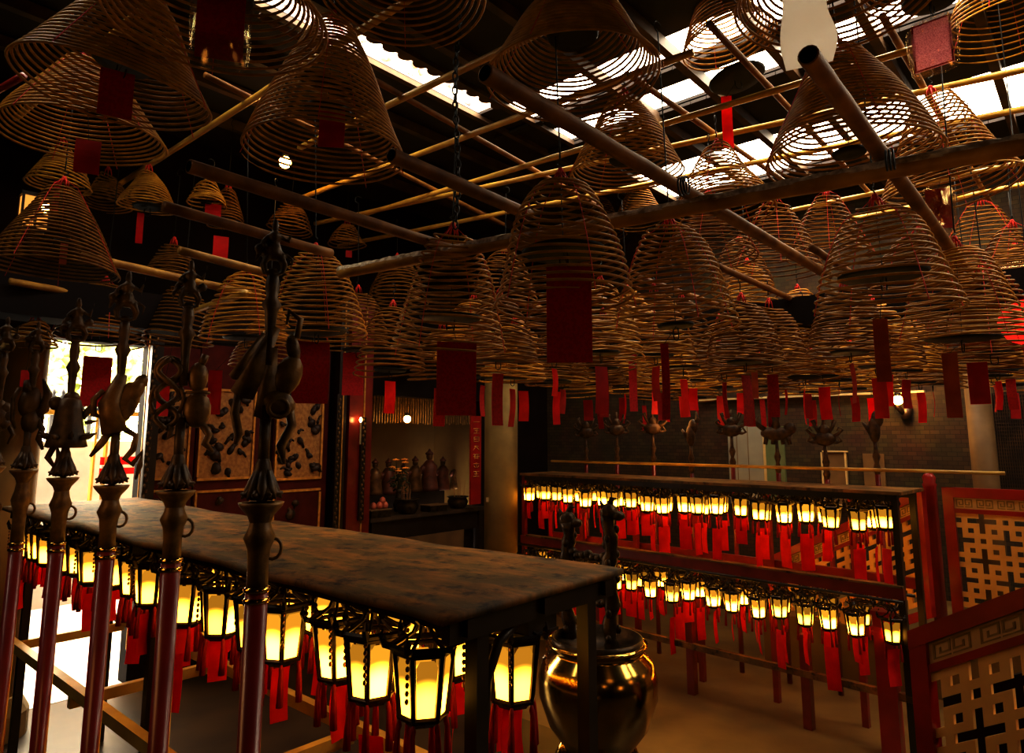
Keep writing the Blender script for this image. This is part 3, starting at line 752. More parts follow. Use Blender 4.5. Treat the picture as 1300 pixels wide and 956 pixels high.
# far rack, two tiers
ZF = EYE-.40
FR = PZ(1138, 625, ZF); FL = PZ(662, 601, ZF)
fd = FL-FR; fd.z = 0; FLn = fd.length; fd.normalize(); fn = Vector((fd.y, -fd.x, 0))
if fn.y < 0: fn = -fn
FWd = .50
def FP(a, b, z): q = FR + fd*a + fn*b; return Vector((q.x, q.y, z))
fr = thing('lantern_rack', 'two-tier red lantern rack standing before the brick wall and lattice parapet', 'rack', FP(FLn/2, FWd/2, 0))
def fbox(name, m, a0, a1, b0, b1, z0, z1, par=None):
    p = [FP(a0, b0, 0), FP(a1, b0, 0), FP(a1, b1, 0), FP(a0, b1, 0)]
    mb = MB().hexa([q+Z*z0-fr.location for q in p]+[q+Z*z1-fr.location for q in p]); return mb.build(name, M[m], fr)
fbox('board_top', 'board', -.04, FLn, -.03, FWd+.06, ZF-.02, ZF+.005)
for b in (0, FWd-.04): fbox('top_rail', 'darkwood', 0, FLn, b, b+.04, ZF-.07, ZF-.02)
ZM = EYE-1.13
fbox('middle_beam', 'redpaint', 0, FLn, -.02, .03, ZM-.05, ZM+.035); fbox('middle_beam', 'redpaint', 0, FLn, FWd-.04, FWd, ZM-.05, ZM+.035)
fbox('beam_cap', 'board', 0, FLn-.1, -.035, .045, ZM+.035, ZM+.05)
for b in (-.05, FWd*.5): 
    mb = MB().tube([FP(0, b, ZM-.06)-fr.location, FP(FLn, b, ZM-.06)-fr.location], .012, 8); mb.build('hanging_rod', M['darkwood'], fr, True)
for a in (.0, FLn-.05):
    for b in (0, FWd-.05): fbox('corner_post', 'darkwood' if a == 0 else 'redpaint', a, a+.045, b, b+.045, 0, ZF-.02)
for k in range(5):
    a = .45+k*(FLn-.6)/4.6; fbox('inner_post', 'redpaint', a, a+.05, FWd*.78, FWd*.78+.05, 0, ZF-.03)
for k in range(3): fbox('leg', 'redpaint', .75+k*1.05, .82+k*1.05, .02, .09, 0, ZM-.45)
fbox('foot_rail', 'board', 0, FLn, 0, .05, .40, .45)
bp = MB().box((0, 0, .50), (.13, .13, 1.0), ROT_U); bp.box((0, 0, .86), (.145, .145, .02), ROT_U); bp.box((0, 0, .90), (.145, .145, .02), ROT_U); bp.box((0, 0, 1.005), (.15, .15, .03), ROT_U)
q = FP(.16, .02, 0); rb_ = bp.build('red_bollard', M['redpaint2']); rb_.location = q
tag(rb_, 'stout red post at the end of the two-tier lantern rack', 'post')
for tier, z in ((0, ZF+.015), (1, ZM-.03)):
    for r, b in enumerate((.04, FWd*.55)):
        nL = 20 if tier == 0 else 19
        for i in range(nL):
            a = .12+i*(FLn-.25)/(nL-1)+random.uniform(-.035, .035)+(.1 if r else 0)
            if a > FLn-.05: continue
            p = FP(a, b+random.uniform(-.03, .03)-(.09 if tier and not r else 0), z+random.uniform(-.05, .0))
            place_lantern(LFAR, p, 'small lit lantern on the two-tier rack, %s tier, %s row, %s from the red post' % (('upper', 'lower')[tier], ('front', 'back')[r], ORD[i]), 'lanterns on the two-tier rack, %s tier' % ('upper', 'lower')[tier])

# ------------------------------------------------------------------ carved staffs before the near rack
def spike(c, d, L, r):   # leaf-like pointed blade
    c, d = Vector(c), Vector(d).normalized(); return [c, c+d*L*.4, c+d*L], [r*.7, r, .001]
def ribbon(mb, pts, w=.008): mb.tube(pts, [w]*(len(pts)-1)+[w*.4], 6)
def emblem(kind, s):
    """flat carved emblem in the x-z plane, about s tall, centred on the origin"""
    b = MB()
    X = lambda x, z, y=0: Vector((x*s, y*s, z*s))
    if kind == 'knot':
        for k in range(5):
            for sg in (1, -1):
                pts = [X(-.16+sg*.075*cos(2*PI*t/16*1.0)*1.0, .42-.84*t/16+.0, .02*sin(t*2.2+k)) for t in range(17)]
        for ph in (0, PI):
            b.tube([X(-.17+.13*sin(3*PI*t/24+ph), .45-.9*t/24, .03*cos(6*PI*t/24+ph)) for t in range(25)], .035*s, 8)
        b.tube([X(-.30-.06*sin(PI*t/12), .10-.36*t/12) for t in range(13)], .03*s, 6)
        b.tube([X(-.04+.06*sin(PI*t/12), .10-.36*t/12) for t in range(13)], .03*s, 6)
        b.tube([X(-.17+.16*cos(2*PI*t/18), .30+.17*sin(2*PI*t/18), .05) for t in range(18)], .026*s, 6, True)
        b.ell(X(.17, .22), (.12*s, .09*s, .20*s)); b.ell(X(.18, -.20), (.17*s, .12*s, .24*s)); b.tube([X(.20, .40), X(.24, .52)], .05*s, 7)
        b.tube([X(.18-.13*cos(2*PI*t/14), .02, .10*sin(2*PI*t/14)) for t in range(14)], .02*s, 6, True)
        ribbon(b, [X(.26, -.40), X(.34, -.52), X(.30, -.64), X(.40, -.74)], .05*s); ribbon(b, [X(-.1, -.42), X(-.12, -.56), X(-.02, -.5)], .04*s)
    elif kind == 'fan':
        for (x0, z0, x1, z1, w) in ((.06, .52, -.24, -.20, .12), (-.06, .45, -.33, -.02, .05), (.05, .30, -.02, -.42, .10)):
            P0, P1 = X(x0, z0), X(x1, z1); d = (P1-P0); nn = Vector((-d.z, 0, d.x)).normalized()*w*s
            b.prism([P0-nn*.35, P0+nn*.35, P0+d*.5+nn*.8, P1+nn, P1+d*.04, P1-nn, P0+d*.5-nn*.8], (0, 1, 0), .08*s)
        b.ell(X(.20, .02), (.14*s, .10*s, .22*s), (0, .3, 0)); b.ell(X(.24, .30), (.07*s, .06*s, .16*s), (0, -.2, 0))
        b.ell(X(.12, -.28), (.18*s, .10*s, .14*s), (0, .5, 0))
        ribbon(b, [X(-.26, -.1), X(-.30, -.38), X(-.25, -.60), X(-.28, -.70)], .045*s)
        ribbon(b, [X(.22, -.30), X(.26, -.50), X(.16, -.72), X(.20, -.90)], .05*s)
        ribbon(b, [X(.27, .42), X(.30, .62), X(.18, .70), X(.16, .56)], .035*s)
        b.tube([X(.12+.10*cos(2*PI*t/14), -.33+.09*sin(2*PI*t/14), -.08) for t in range(14)], .025*s, 6, True)
    elif kind == 'flute':
        b.tube([X(.02, .55), X(-.10, .1), X(-.02, -.32)], [.07*s, .16*s, .17*s], 9); b.ell(X(.08, .12), (.18*s, .11*s, .34*s), (0, .35, 0))
        b.tube([X(.06, .0), X(.22, .34), X(.30, .52)], [.10*s, .11*s, .05*s], 8); b.ell(X(.27, .44), (.09*s, .07*s, .13*s), (0, .4, 0))
        ribbon(b, [X(-.20, .30), X(-.32, .16), X(-.30, -.06), X(-.18, -.10)], .045*s)
        ribbon(b, [X(-.08, -.30), X(-.18, -.48), X(-.30, -.66)], .055*s)
        ribbon(b, [X(.10, -.26), X(.26, -.36), X(.24, -.56), X(.14, -.70), X(.24, -.78), X(.36, -.60), X(.34, -.80), X(.30, -1.0)], .045*s)
    elif kind == 'basket':
        b.lathe([(.04*s, .42*s), (.16*s, .36*s), (.20*s, .2*s), (.22*s, -.05*s), (.28*s, -.30*s), (.31*s, -.42*s), (.26*s, -.44*s), (.05*s, -.40*s)], 12)
        for k in range(9):
            a = 2*PI*k/9; c = Vector((.25*s*cos(a), .25*s*sin(a), -.28*s)); b.tube(*spike(c, (cos(a), sin(a), .5+.3*sin(k*3)), .20*s, .05*s), 6)
        b.ell(X(-.20, .30), (.10*s, .09*s, .12*s)); b.ell(X(.02, .40), (.12*s, .10*s, .11*s)); b.tube(*spike(X(.20, .05), (.5, 0, 1), .36*s, .06*s), 6)
        b.tube(*spike(X(.24, -.02), (1, 0, .2), .2*s, .04*s), 6)
        ribbon(b, [X(-.16, -.40), X(-.24, -.60), X(-.14, -.74), X(-.08, -.60), X(-.12, -.44)], .05*s)
    elif kind == 'gourd':
        b.ell(X(-.02, .15), (.18*s, .12*s, .30*s), (0, .15, 0)); b.ell(X(.02, -.22), (.15*s, .11*s, .24*s)); b.tube([X(-.06, .35), X(-.10, .56)], [.10*s, .05*s], 7)
        b.tube([X(.16, .60), X(.26, .30), X(.22, .0), X(.12, -.12)], [.02*s, .08*s, .09*s, .06*s], 7)
        ribbon(b, [X(-.2, .40), X(-.28, .2), X(-.26, -.2), X(-.20, -.36)], .04*s); ribbon(b, [X(.12, -.2), X(.22, -.36), X(.18, -.56), X(.26, -.76)], .06*s)
        ribbon(b, [X(.1, .0), X(.2, -.1), X(.22, -.3)], .04*s)
    else:
        for k in range(8):
            a = 2*PI*k/8; b.ell(X(.16*cos(a), .22*sin(a)), (.13*s, .09*s, .14*s))
        b.ell(X(0, 0), (.2*s, .12*s, .26*s)); ribbon(b, [X(.2, -.2), X(.3, -.4), X(.22, -.6)], .05*s); ribbon(b, [X(-.2, -.2), X(-.26, -.42), X(-.18, -.6)], .05*s)
    return b
def figure(s, k):
    """small carved rider on a beast, s tall, standing on z=0"""
    b = MB(); X = lambda x, y, z: Vector((x*s, y*s, z*s)); sg = 1 if k % 2 else -1
    for (x, y) in ((-.15, .06), (.13, .05), (-.12, -.06), (.16, -.05)): b.tube([X(x*.8, y, .30), X(x*1.25, y, .16), X(x*.95, y, .0)], [.06*s, .045*s, .035*s], 7)
    b.ell(X(0, 0, .34), (.21*s, .10*s, .10*s)); b.ell(X(.24*sg, 0, .44), (.09*s, .07*s, .09*s)); b.tube([X(-.20*sg, 0, .36), X(-.32*sg, 0, .28), X(-.28*sg, 0, .10)], [.04*s, .03*s, .015*s], 6)
    b.lathe([(.14*s, .34*s), (.12*s, .48*s), (.085*s, .56*s), (.12*s, .70*s), (.05*s, .77*s)], 10)
    b.ell(X(0, 0, .84), (.065*s, .065*s, .085*s)); b.tube([X(0, 0, .90), X(0, 0, .97), X(.01, 0, 1.0)], [.06*s, .045*s, .015*s], 7)
    b.tube([X(-.10, 0, .68), X(-.20, -.03, .56), X(-.15, -.10, .47)], [.045*s, .04*s, .03*s], 6); b.tube([X(.10, 0, .68), X(.22, -.02, .60), X(.27, -.06, .72)], [.045*s, .035*s, .025*s], 6)
    b.tube([X(.24, -.06, .50), X(.30, -.06, .90)], .015*s, 5); b.tube([X(-.10, .05, .66), X(-.24, .05, .42), X(-.30, .03, .2)], [.05*s, .06*s, .02*s], 6)
    b.ell(X(0, 0, .0), (.12*s, .10*s, .06*s))
    return b
def pz_of(px, py, D): return PD(px, py, D).z
def staff(px_top, y_top, px_bot, y_cup, y_ring, y_emb, D, kind, es, label, k):
    bot = PD(px_bot, 850, D); c = PD(px_top, (y_top+y_cup)/2, D)
    x = (bot.x+c.x)/2; yy = c.y
    def zz(py): d = ray(px_bot, py); return EYE + d.z/d.y*yy
    t = thing('ceremonial_staff', label, 'staff', (x, yy, 0), (0, 0, -math.atan2(x, yy)), 'carved staffs standing before the long rack')
    zr, zc, ze, ztop = zz(y_ring), zz(y_cup), zz(y_emb), zz(y_top)
    r = .0235
    MB().lathe([(r*1.3, 0), (r, .03), (r, zr)], 18).build('red_shaft', M['redpaint'], t, True)
    rg = MB()
    for dz in (-.022, 0): rg.lathe([(r, zr+dz-.006), (r*1.18, zr+dz-.003), (r*1.18, zr+dz+.003), (r, zr+dz+.006)], 18, caps=False)
    rg.build('brass_ring', M['brass'], t, True)
    h = zc-zr
    MB().lathe([(r*.96, zr), (r*.92, zr+h*.30), (r*1.05, zr+h*.48), (r*1.42, zr+h*.60), (r*1.05, zr+h*.72), (r*.85, zr+h*.86), (r*.9, zc-.01)], 16).build('bamboo_stem', M['gilt'], t, True)
    MB().tube([(r*1.2+.018*sin(2*PI*i/12), -.004, zr+h*.47+.022*cos(2*PI*i/12)) for i in range(12)], .004, 5, True).build('ring_handle', M['gilt'], t, True)
    cup = MB().lathe([(r*.85, zc-.045), (r*1.15, zc-.025), (r*1.9, zc-.004), (r*2.05, zc+.004), (r*1.2, zc+.004)], 18, caps=False)
    cup.build('lotus_cup', M['gilt'], t, True)
    pt = MB()
    for lay, (zo, ro, L) in enumerate(((.075, .40, .085), (.05, .6, .065))):
        for i in range(8):
            a = 2*PI*(i+.5*lay)/8; e = Vector((cos(a), sin(a), 0)); c0 = e*r*ro+Z*(zc+zo)
            pt.tube([c0, c0+e*r*.6-Z*L*.5, e*r*(1.75+.25*lay)+Z*(zc+.012+.012*lay)], [.008, .013, .002], 6)
    pt.ell((0, 0, zc+.055), (r*.85, r*.85, .055)); pt.build('leaf_skirt', M['giltdk'], t, True)
    s = es
    MB().lathe([(.012, zc+.05), (.012, ze-s*.3)], 10).build('stem_neck', M['giltdk'], t, True)
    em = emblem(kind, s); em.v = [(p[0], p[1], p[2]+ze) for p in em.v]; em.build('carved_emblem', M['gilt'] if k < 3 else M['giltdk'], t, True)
    fh = (ztop-ze)*.33 + .01; zf = ztop-fh
    q = ze+s*.35
    MB().lathe([(.011, q-.05), (.010, q+.02), (.014, q+(zf-q)*.45), (.022, q+(zf-q)*.55), (.012, q+(zf-q)*.66), (.016, q+(zf-q)*.82), (.010, zf+.01)], 12).build('upper_stem', M['giltdk'], t, True)
    fg = figure(fh, k); fg.v = [(p[0], p[1], p[2]+zf) for p in fg.v]; fo = fg.build('rider_finial', M['giltdk'], t, True)
    md = fo.modifiers.new('r', 'REMESH'); md.mode = 'VOXEL'; md.voxel_size = .0035; md.use_smooth_shade = True
    return t
DS = [1.52, 1.80, 2.07, 2.36, 2.66, 2.92]
staff(344, 278, 338, 640, 748, 478, 1.52, 'fan', .215, 'tallest carved staff with a fan-like emblem and hanging ribbons', 0)
staff(241, 330, 226, 625, 711, 500, 1.80, 'knot', .205, 'carved staff with an interlaced knot and a gourd emblem', 1)
staff(166, 344, 140, 618, 697, 522, 2.07, 'flute', .205, 'carved staff with a bag-shaped emblem and curling ribbon before the doorway', 2)
staff(105, 378, 76, 608, 690, 535, 2.36, 'basket', .205, 'carved staff with a spiky flower basket emblem before the doorway', 3)
staff(58, 408, 22, 598, 690, 520, 2.66, 'gourd', .205, 'carved staff with a gourd emblem, against the pale door opening edge', 4)
staff(15, 402, -14, 594, 690, 528, 2.92, 'cloud', .2, 'carved staff with a lumpy emblem by the ochre pillar', 5)

# far staffs and rail behind the two-tier rack
def far_staff_parts(t, var, zt):
    MB().lathe([(.024, 0), (.022, zt-.52)], 10).build('red_shaft', M['redpaint'], t, True)
    MB().lathe([(.020, zt-.52), (.034, zt-.47), (.016, zt-.42), (.034, zt-.36), (.018, zt-.31), (.014, zt-.2)], 10).build('gilt_stem', M['giltdk'], t, True)
    b = MB()
    if var == 'curl':
        b.ell((0, 0, zt-.14), (.10, .05, .07)); b.ell((0, 0, zt-.06), (.05, .04, .06))
        for k in range(7):
            a = -PI*.15+k*PI*1.3/6; e = Vector((cos(a), 0, sin(a)))
            c = Vector((0, 0, zt-.14))
            b.tube([c+e*.05, c+e*.12+Z*.02, c+e*.16+Z*.05, c+e*.13+Z*.08, c+e*.11+Z*.05], [.018, .016, .014, .011, .006], 6)
    elif var == 'beast':
        b.ell((0, 0, zt-.13), (.15, .06, .07)); b.ell((.13, 0, zt-.08), (.06, .05, .06)); b.tube([(-.1, 0, zt-.1), (-.2, 0, zt-.02), (-.16, 0, zt+.04)], [.03, .025, .01], 6)
        for x in (-.09, -.03, .05, .1): b.tube([(x, 0, zt-.15), (x*1.2, 0, zt-.24)], [.025, .02], 6)
        b.lathe([(.05, zt-.09), (.03, zt+.0), (.045, zt+.05), (.02, zt+.09)], 8)
    else:
        b.ell((0, 0, zt-.12), (.05, .05, .12)); b.ell((.03, 0, zt-.02), (.05, .04, .08)); b.tube([(0, 0, zt-.05), (.08, 0, zt+.06), (.07, 0, zt+.14)], [.03, .025, .008], 6); b.tube([(-.03, 0, zt-.14), (-.09, 0, zt-.05)], [.03, .01], 6)
    b.build('carved_emblem', M['giltdk'], t, True)
lab = ['curly emblem, beside the stone pillar side', 'curly emblem', 'octopus-like curls', 'small head emblem', 'looping curls before the grey door', 'pale beast emblem before the green panel', 'spiky emblem above the pale picture frame', 'slim emblem before the plain board']
far_px = [744, 783, 829, 877, 929, 986, 1047, 1111]
vline = FP(0, FWd, 0).dot(V)+.55
for i, px in enumerate(far_px):
    p = PV(px, 560, vline); zt = PV(px, (540, 536, 534, 545, 535, 540, 545, 536)[i], vline).z+.05
    t = thing('ceremonial_staff', 'far red staff behind the two-tier rack with ' + ['curly emblem, first from the stone pillar', 'curly emblem, second from the stone pillar', 'spreading curls, third from the stone pillar', 'small dark head, fourth from the stone pillar', 'looping curls before the grey door', 'beast emblem before the green door panel', 'spreading curls above the pale picture frame', 'slim head emblem before the plain tan board'][i], 'staff', (p.x, p.y, 0), (0, 0, -math.atan2(p.x, p.y)), 'staffs behind the two-tier rack')
    far_staff_parts(t, ('curl', 'curl', 'curl', 'slim', 'curl', 'beast', 'curl', 'slim')[i], zt)
a, b = PV(700, 600, vline-.05), PV(1276, 601, vline-.05); a.z = b.z = (b.z)
rl = MB().tube([(0, 0, 0), b-a], .016, 8).build('brass_rail', M['bamboo'], None, True); rl.location = a; tag(rl, 'thin brass rail joining the far staffs behind the two-tier rack', 'rail')

# ------------------------------------------------------------------ brass censer
uc = PD(757, 765, 4.0); uc.z = 0
cen = thing('brass_censer', 'polished round brass incense urn beyond the end of the long board', 'incense urn', uc)
zr = PD(757, 806, 4.0).z
s = .335
MB().lathe([(.02, zr-.62), (s*.55, zr-.62), (s*.62, zr-.58), (s*.85, zr-.48), (s*1.02, zr-.32), (s*1.03, zr-.22), (s*.95, zr-.13), (s*.80, zr-.085), (s*.78, zr-.06), (s*.86, zr-.045), (s*.88, zr-.03), (s*.80, zr-.025)], 40, caps=False).build('urn_body', M['brass'], cen, True)
MB().lathe([(s*.80, zr-.025), (s*.79, zr), (s*.76, zr), (s*.74, zr-.05), (.02, zr-.08)], 40, caps=False).build('urn_mouth', M['bronze'], cen, True)
for k in range(3):
    a = 2*PI*k/3+.5; e = Vector((cos(a), sin(a), 0)); MB().tube([e*s*.5+Z*(zr-.6), e*s*.72+Z*(zr-.72), e*s*.6+Z*(zr-.78)], [.06, .05, .045], 10).build('urn_foot', M['brass'], cen, True)
MB().lathe([(.36, 0), (.36, .08), (.30, .12), (.28, zr-.82), (.34, zr-.78)], 6).build('pedestal', M['darkwood'], cen)
def dragon(px, ytop, D, k):
    p = PD(px, 800, D); q = p-uc; zt = PD(px, ytop, D).z; b = MB(); x, y = q.x, q.y
    zb = zr-.08; n = 18; pts = []; rr = []
    for i in range(n+1):
        t_ = i/n; pts.append((x+.010*sin(t_*16+k), y+.010*cos(t_*16+k), zb+(zt-.06-zb)*t_)); rr.append(.040+.007*sin(t_*40))
    b.tube(pts, rr, 10)
    for i in range(16):
        t_ = i/16; a = i*2.1; b.ell((x+.040*cos(a), y+.040*sin(a), zb+(zt-.1-zb)*t_), (.02, .02, .026), n=7, m=5)
    b.ell((x, y, zt-.05), (.055, .05, .055)); b.ell((x+.05, y-.03, zt-.065), (.04, .035, .028)); b.tube([(x, y, zt-.02), (x+.02, y, zt+.03), (x+.05, y, zt+.03)], [.022, .016, .004], 6); b.tube([(x-.03, y, zt-.03), (x-.05, y, zt+.02)], [.02, .004], 6)
    return b.build('dragon_upright', M['bronze'], cen, True), Vector((x, y, 0))
_, qa = dragon(722, 652, 4.14, 0); _, qb = dragon(776, 642, 3.90, 2)
for py in (710, 767):
    z = PD(750, py, 3.95).z; b = MB()
    for i in range(9): t_ = i/8; b.ell(qa.lerp(qb, t_)+Z*(z+.01*sin(i*2)), (.030, .030, .024), n=7, m=5)
    b.tube([qa+Z*z, qb+Z*z], .018, 8); b.build('cross_bar', M['bronze'], cen, True)

# ------------------------------------------------------------------ lattice parapets
def parapet(p00, p10, p11, p01, fw, cell, label, band=True, nx_hint=None):
    """p00 lower start, p10 lower end, p11 upper end, p01 upper start (a parallelogram or so)"""
    p00, p10, p11, p01 = map(Vector, (p00, p10, p11, p01))
    t = thing('lattice_parapet', label, 'parapet', p00); o = p00
    nrm = (p10-p00).cross(Z).normalized()
    L = (Vector((p10.x, p10.y, 0))-Vector((p00.x, p00.y, 0))).length
    h = (p01-p00).z
    def P(a, z):     # a along in metres, z height in metres above the lower edge
        u = a/L; lo = p00.lerp(p10, u); up = p01.lerp(p11, u); return lo.lerp(up, z/h) - o
    def strip(mb, a0, a1, z0, z1, th, off=0):
        q = [P(a0, z0), P(a1, z0), P(a1, z1), P(a0, z1)]; q = [x+nrm*off for x in q]; mb.prism(q, nrm, th)
    top = MB(); strip(top, 0, L, h-fw, h, .075); top.build('top_rail', M['redpaint2'], t)
    bt = MB(); strip(bt, 0, L, 0, fw, .06); bt.build('bottom_rail', M['redpaint2'], t)
    for (a0, a1) in ((0, fw), (L-fw, L)):
        q = MB(); strip(q, a0, a1, 0, h, .068); q.build('end_post', M['redpaint2'], t)
    zb_ = h-fw
    if band:
        bh = fw*1.15; q = MB(); strip(q, fw, L-fw, h-fw-bh, h-fw, .02); q.build('key_band', M['keyb'], t)
        kb = MB(); n = max(1, int((L-2*fw)/(bh*1.55))); w = (L-2*fw)/n; g = bh/11
        for i in range(n):
            a0 = fw+i*w+w*.10; a1 = a0+w*.80; zl = h-fw-bh+bh*.14; zh = h-fw-bh*.14; am = (a0+a1)/2
            for side in (-1, 1):
                for th_off in (side*.0125,):
                    def sp(x0, x1, y0, y1): strip(kb, min(x0, x1), max(x0, x1), y0, y1, .006, th_off)
                    for (c, d) in ((a0, am-g*.6), (a1, am+g*.6)):
                        sg = 1 if d > c else -1; W = abs(d-c)
                        sp(c, c+sg*g, zl, zh); sp(c, d, zh-g, zh); sp(d-sg*g, d, zl+bh*.18, zh); sp(c+sg*W*.35, d, zl+bh*.18, zl+bh*.18+g); sp(c+sg*W*.35, c+sg*(W*.35+g), zl+bh*.18, zh-bh*.24); sp(c, d, zl, zl+g*.8)
        strip(kb, fw, L-fw, h-fw-bh*.04, h-fw, .006, .0125); strip(kb, fw, L-fw, h-fw-bh*.04, h-fw, .006, -.0125)
        kb.build('key_pattern', M['key'], t)
        q = MB(); strip(q, fw, L-fw, h-fw-bh-fw*.45, h-fw-bh, .05); q.build('inner_rail', M['redpaint2'], t); zb_ = h-fw-bh-fw*.45
    lt = MB(); nx = int((L-2*fw)/cell); nz = int((zb_-fw)/cell); cw = (L-2*fw)/max(nx, 1); cz_ = (zb_-fw)/max(nz, 1)
    void = {(4, 0), (0, 4), (2, 2), (2, 6), (6, 2), (6, 6)}
    for (cx, cz0) in ((0, 0), (4, 4)):
        for d in ((0, 0), (1, 0), (-1, 0), (0, 1), (0, -1), (2, 0), (-2, 0), (0, 2), (0, -2)): void.add(((cx+d[0]) % 8, (cz0+d[1]) % 8))
    for j in range(nz):
        i = 0
        while i < nx:
            if (i % 8, j % 8) in void: i += 1; continue
            k = i
            while k < nx and (k % 8, j % 8) not in void: k += 1
            strip(lt, fw+i*cw, fw+k*cw, fw+j*cz_, fw+(j+1)*cz_, .022); i = k
    lt.build('fretwork', M['cream'], t)
    return t
# upper flight parapet behind the two-tier rack
kD = 6.1
c_r0, c_r1 = PD(1180, 778, kD), PD(1172, 620, kD); hC = c_r1.z-c_r0.z
c_l = PD(985, 842, 7.3); c_r0 = Vector((c_r1.x, c_r1.y, c_r0.z))
parapet((c_l.x, c_l.y, c_l.z), (c_r0.x, c_r0.y, c_r0.z), (c_r0.x, c_r0.y, c_r0.z+hC), (c_l.x, c_l.y, c_l.z+hC), .085, .042, 'sloping red parapet with cream fretwork behind the two-tier lantern rack')
a_l = PD(1212, 800, 6.0); a_t = PD(1209, 620, 6.0); hA = a_t.z-a_l.z; a_e = a_l - U*2.6
parapet(a_l, a_e, a_e+Z*hA, a_l+Z*hA, .085, .042, 'level red parapet with cream fretwork before the brick wall')
b0 = PD(1160, 1010, 3.45); bt = PD(1157, 800, 3.45); hB = bt.z-b0.z
br0 = PD(1330, 735, 2.95); 
b0 = Vector((bt.x, bt.y, b0.z))
parapet(b0, (br0.x, br0.y, br0.z-hB), br0, (b0.x, b0.y, bt.z), .088, .042, 'sloping red parapet with a key-patterned band in the lower corner')
bd_ = (Vector((br0.x, br0.y, 0))-Vector((b0.x, b0.y, 0))); bn = Vector((-bd_.y, bd_.x, 0)).normalized()
if bn.x < 0: bn = -bn
q0 = Vector((b0.x, b0.y, 0))+bn*.22; q1 = Vector((br0.x, br0.y, 0))+bn*.22; off = bn*.9
mb = MB(); mb.hexa([q0, q1, q1+off, q0+off] + [q0+Z*(bt.z-.35), q1+Z*(br0.z-.35), q1+off+Z*(br0.z-.35), q0+off+Z*(bt.z-.35)]); STRUCT(mb, 'wall_stair_backing', M['dkwall'])  # dark block added behind the fretwork to darken its gaps
pp = PD(1195, 790, 6.15); pt_ = PD(1190, 600, 6.15)
gp = MB().lathe([(.055, 0), (.055, pt_.z-.14), (.062, pt_.z-.12), (.05, pt_.z-.10), (.058, pt_.z-.05), (.02, pt_.z)], 14).build('red_post', M['redpaint2'], None, True); gp.location = (pp.x, pp.y, 0)
tag(gp, 'slim red gate post standing between the two far parapets', 'post')
# stairs / raised walk under the parapets
st = MB(); slab(st, -5, 2.9, 7.35, VB, 0, .5); STRUCT(st, 'floor_walk', M['floor'])
stp = MB(); 
for k in range(4):
    q0 = PD(1185, 800, 6.0)
    c = Vector((c_l.x, c_l.y, 0)).lerp(Vector((c_r0.x, c_r0.y, 0)), (k+.5)/4) + V*.0
# ------------------------------------------------------------------ pillars
def pillar(c, r, label, m, h=HC):
    t = thing('temple_pillar', label, 'pillar', (c.x, c.y, 0))
    MB().lathe([(r, .30), (r, h-.02)], 32).build('pillar_shaft', M[m], t, True); MB().lathe([(r*1.5, 0), (r*1.5, .18), (r*1.15, .30)], 24).build('pillar_base', M['stone'], t, False); return t
pc = PD(636, 620, 7.9); pl = pillar(pc, .195, 'round stone pillar between the altar and the two-tier rack', 'stone', 3.25)
mb = MB(); pv_ = pc.dot(V); slab(mb, UR, UL, pv_-.12, pv_+.12, 3.25, 3.5); trim(mb, M['dkwall'])
nt_ = MB().box((0, 0, 0), (.035, .004, .05)); nt_.build('paper_note', M['silverf'], pl).location = Vector((-.15, -.135, PD(620, 634, 7.8).z))
pillar(PD(14, 600, 5.55), .185, 'ochre pillar beside the bright doorway', 'plaster', 3.20)
mb = MB(); slab(mb, UL-1.1, UL-.02, VF, vd1, 3.22, 3.6) if False else slab(mb, 5.9, 6.25, -2.9, 3.2, 3.2, 3.5); trim(mb, M['dkwall'])
pillar(PD(0, 300, 6.2)+Vector((-.55, .2, 0)), .14, 'red painted pillar at the picture edge beside the lit wall lamp', 'redpaint')
pillar(PV(1247, 560, VB-.35), .12, 'brown wooden pillar against the brick wall', 'tan', 3.1)

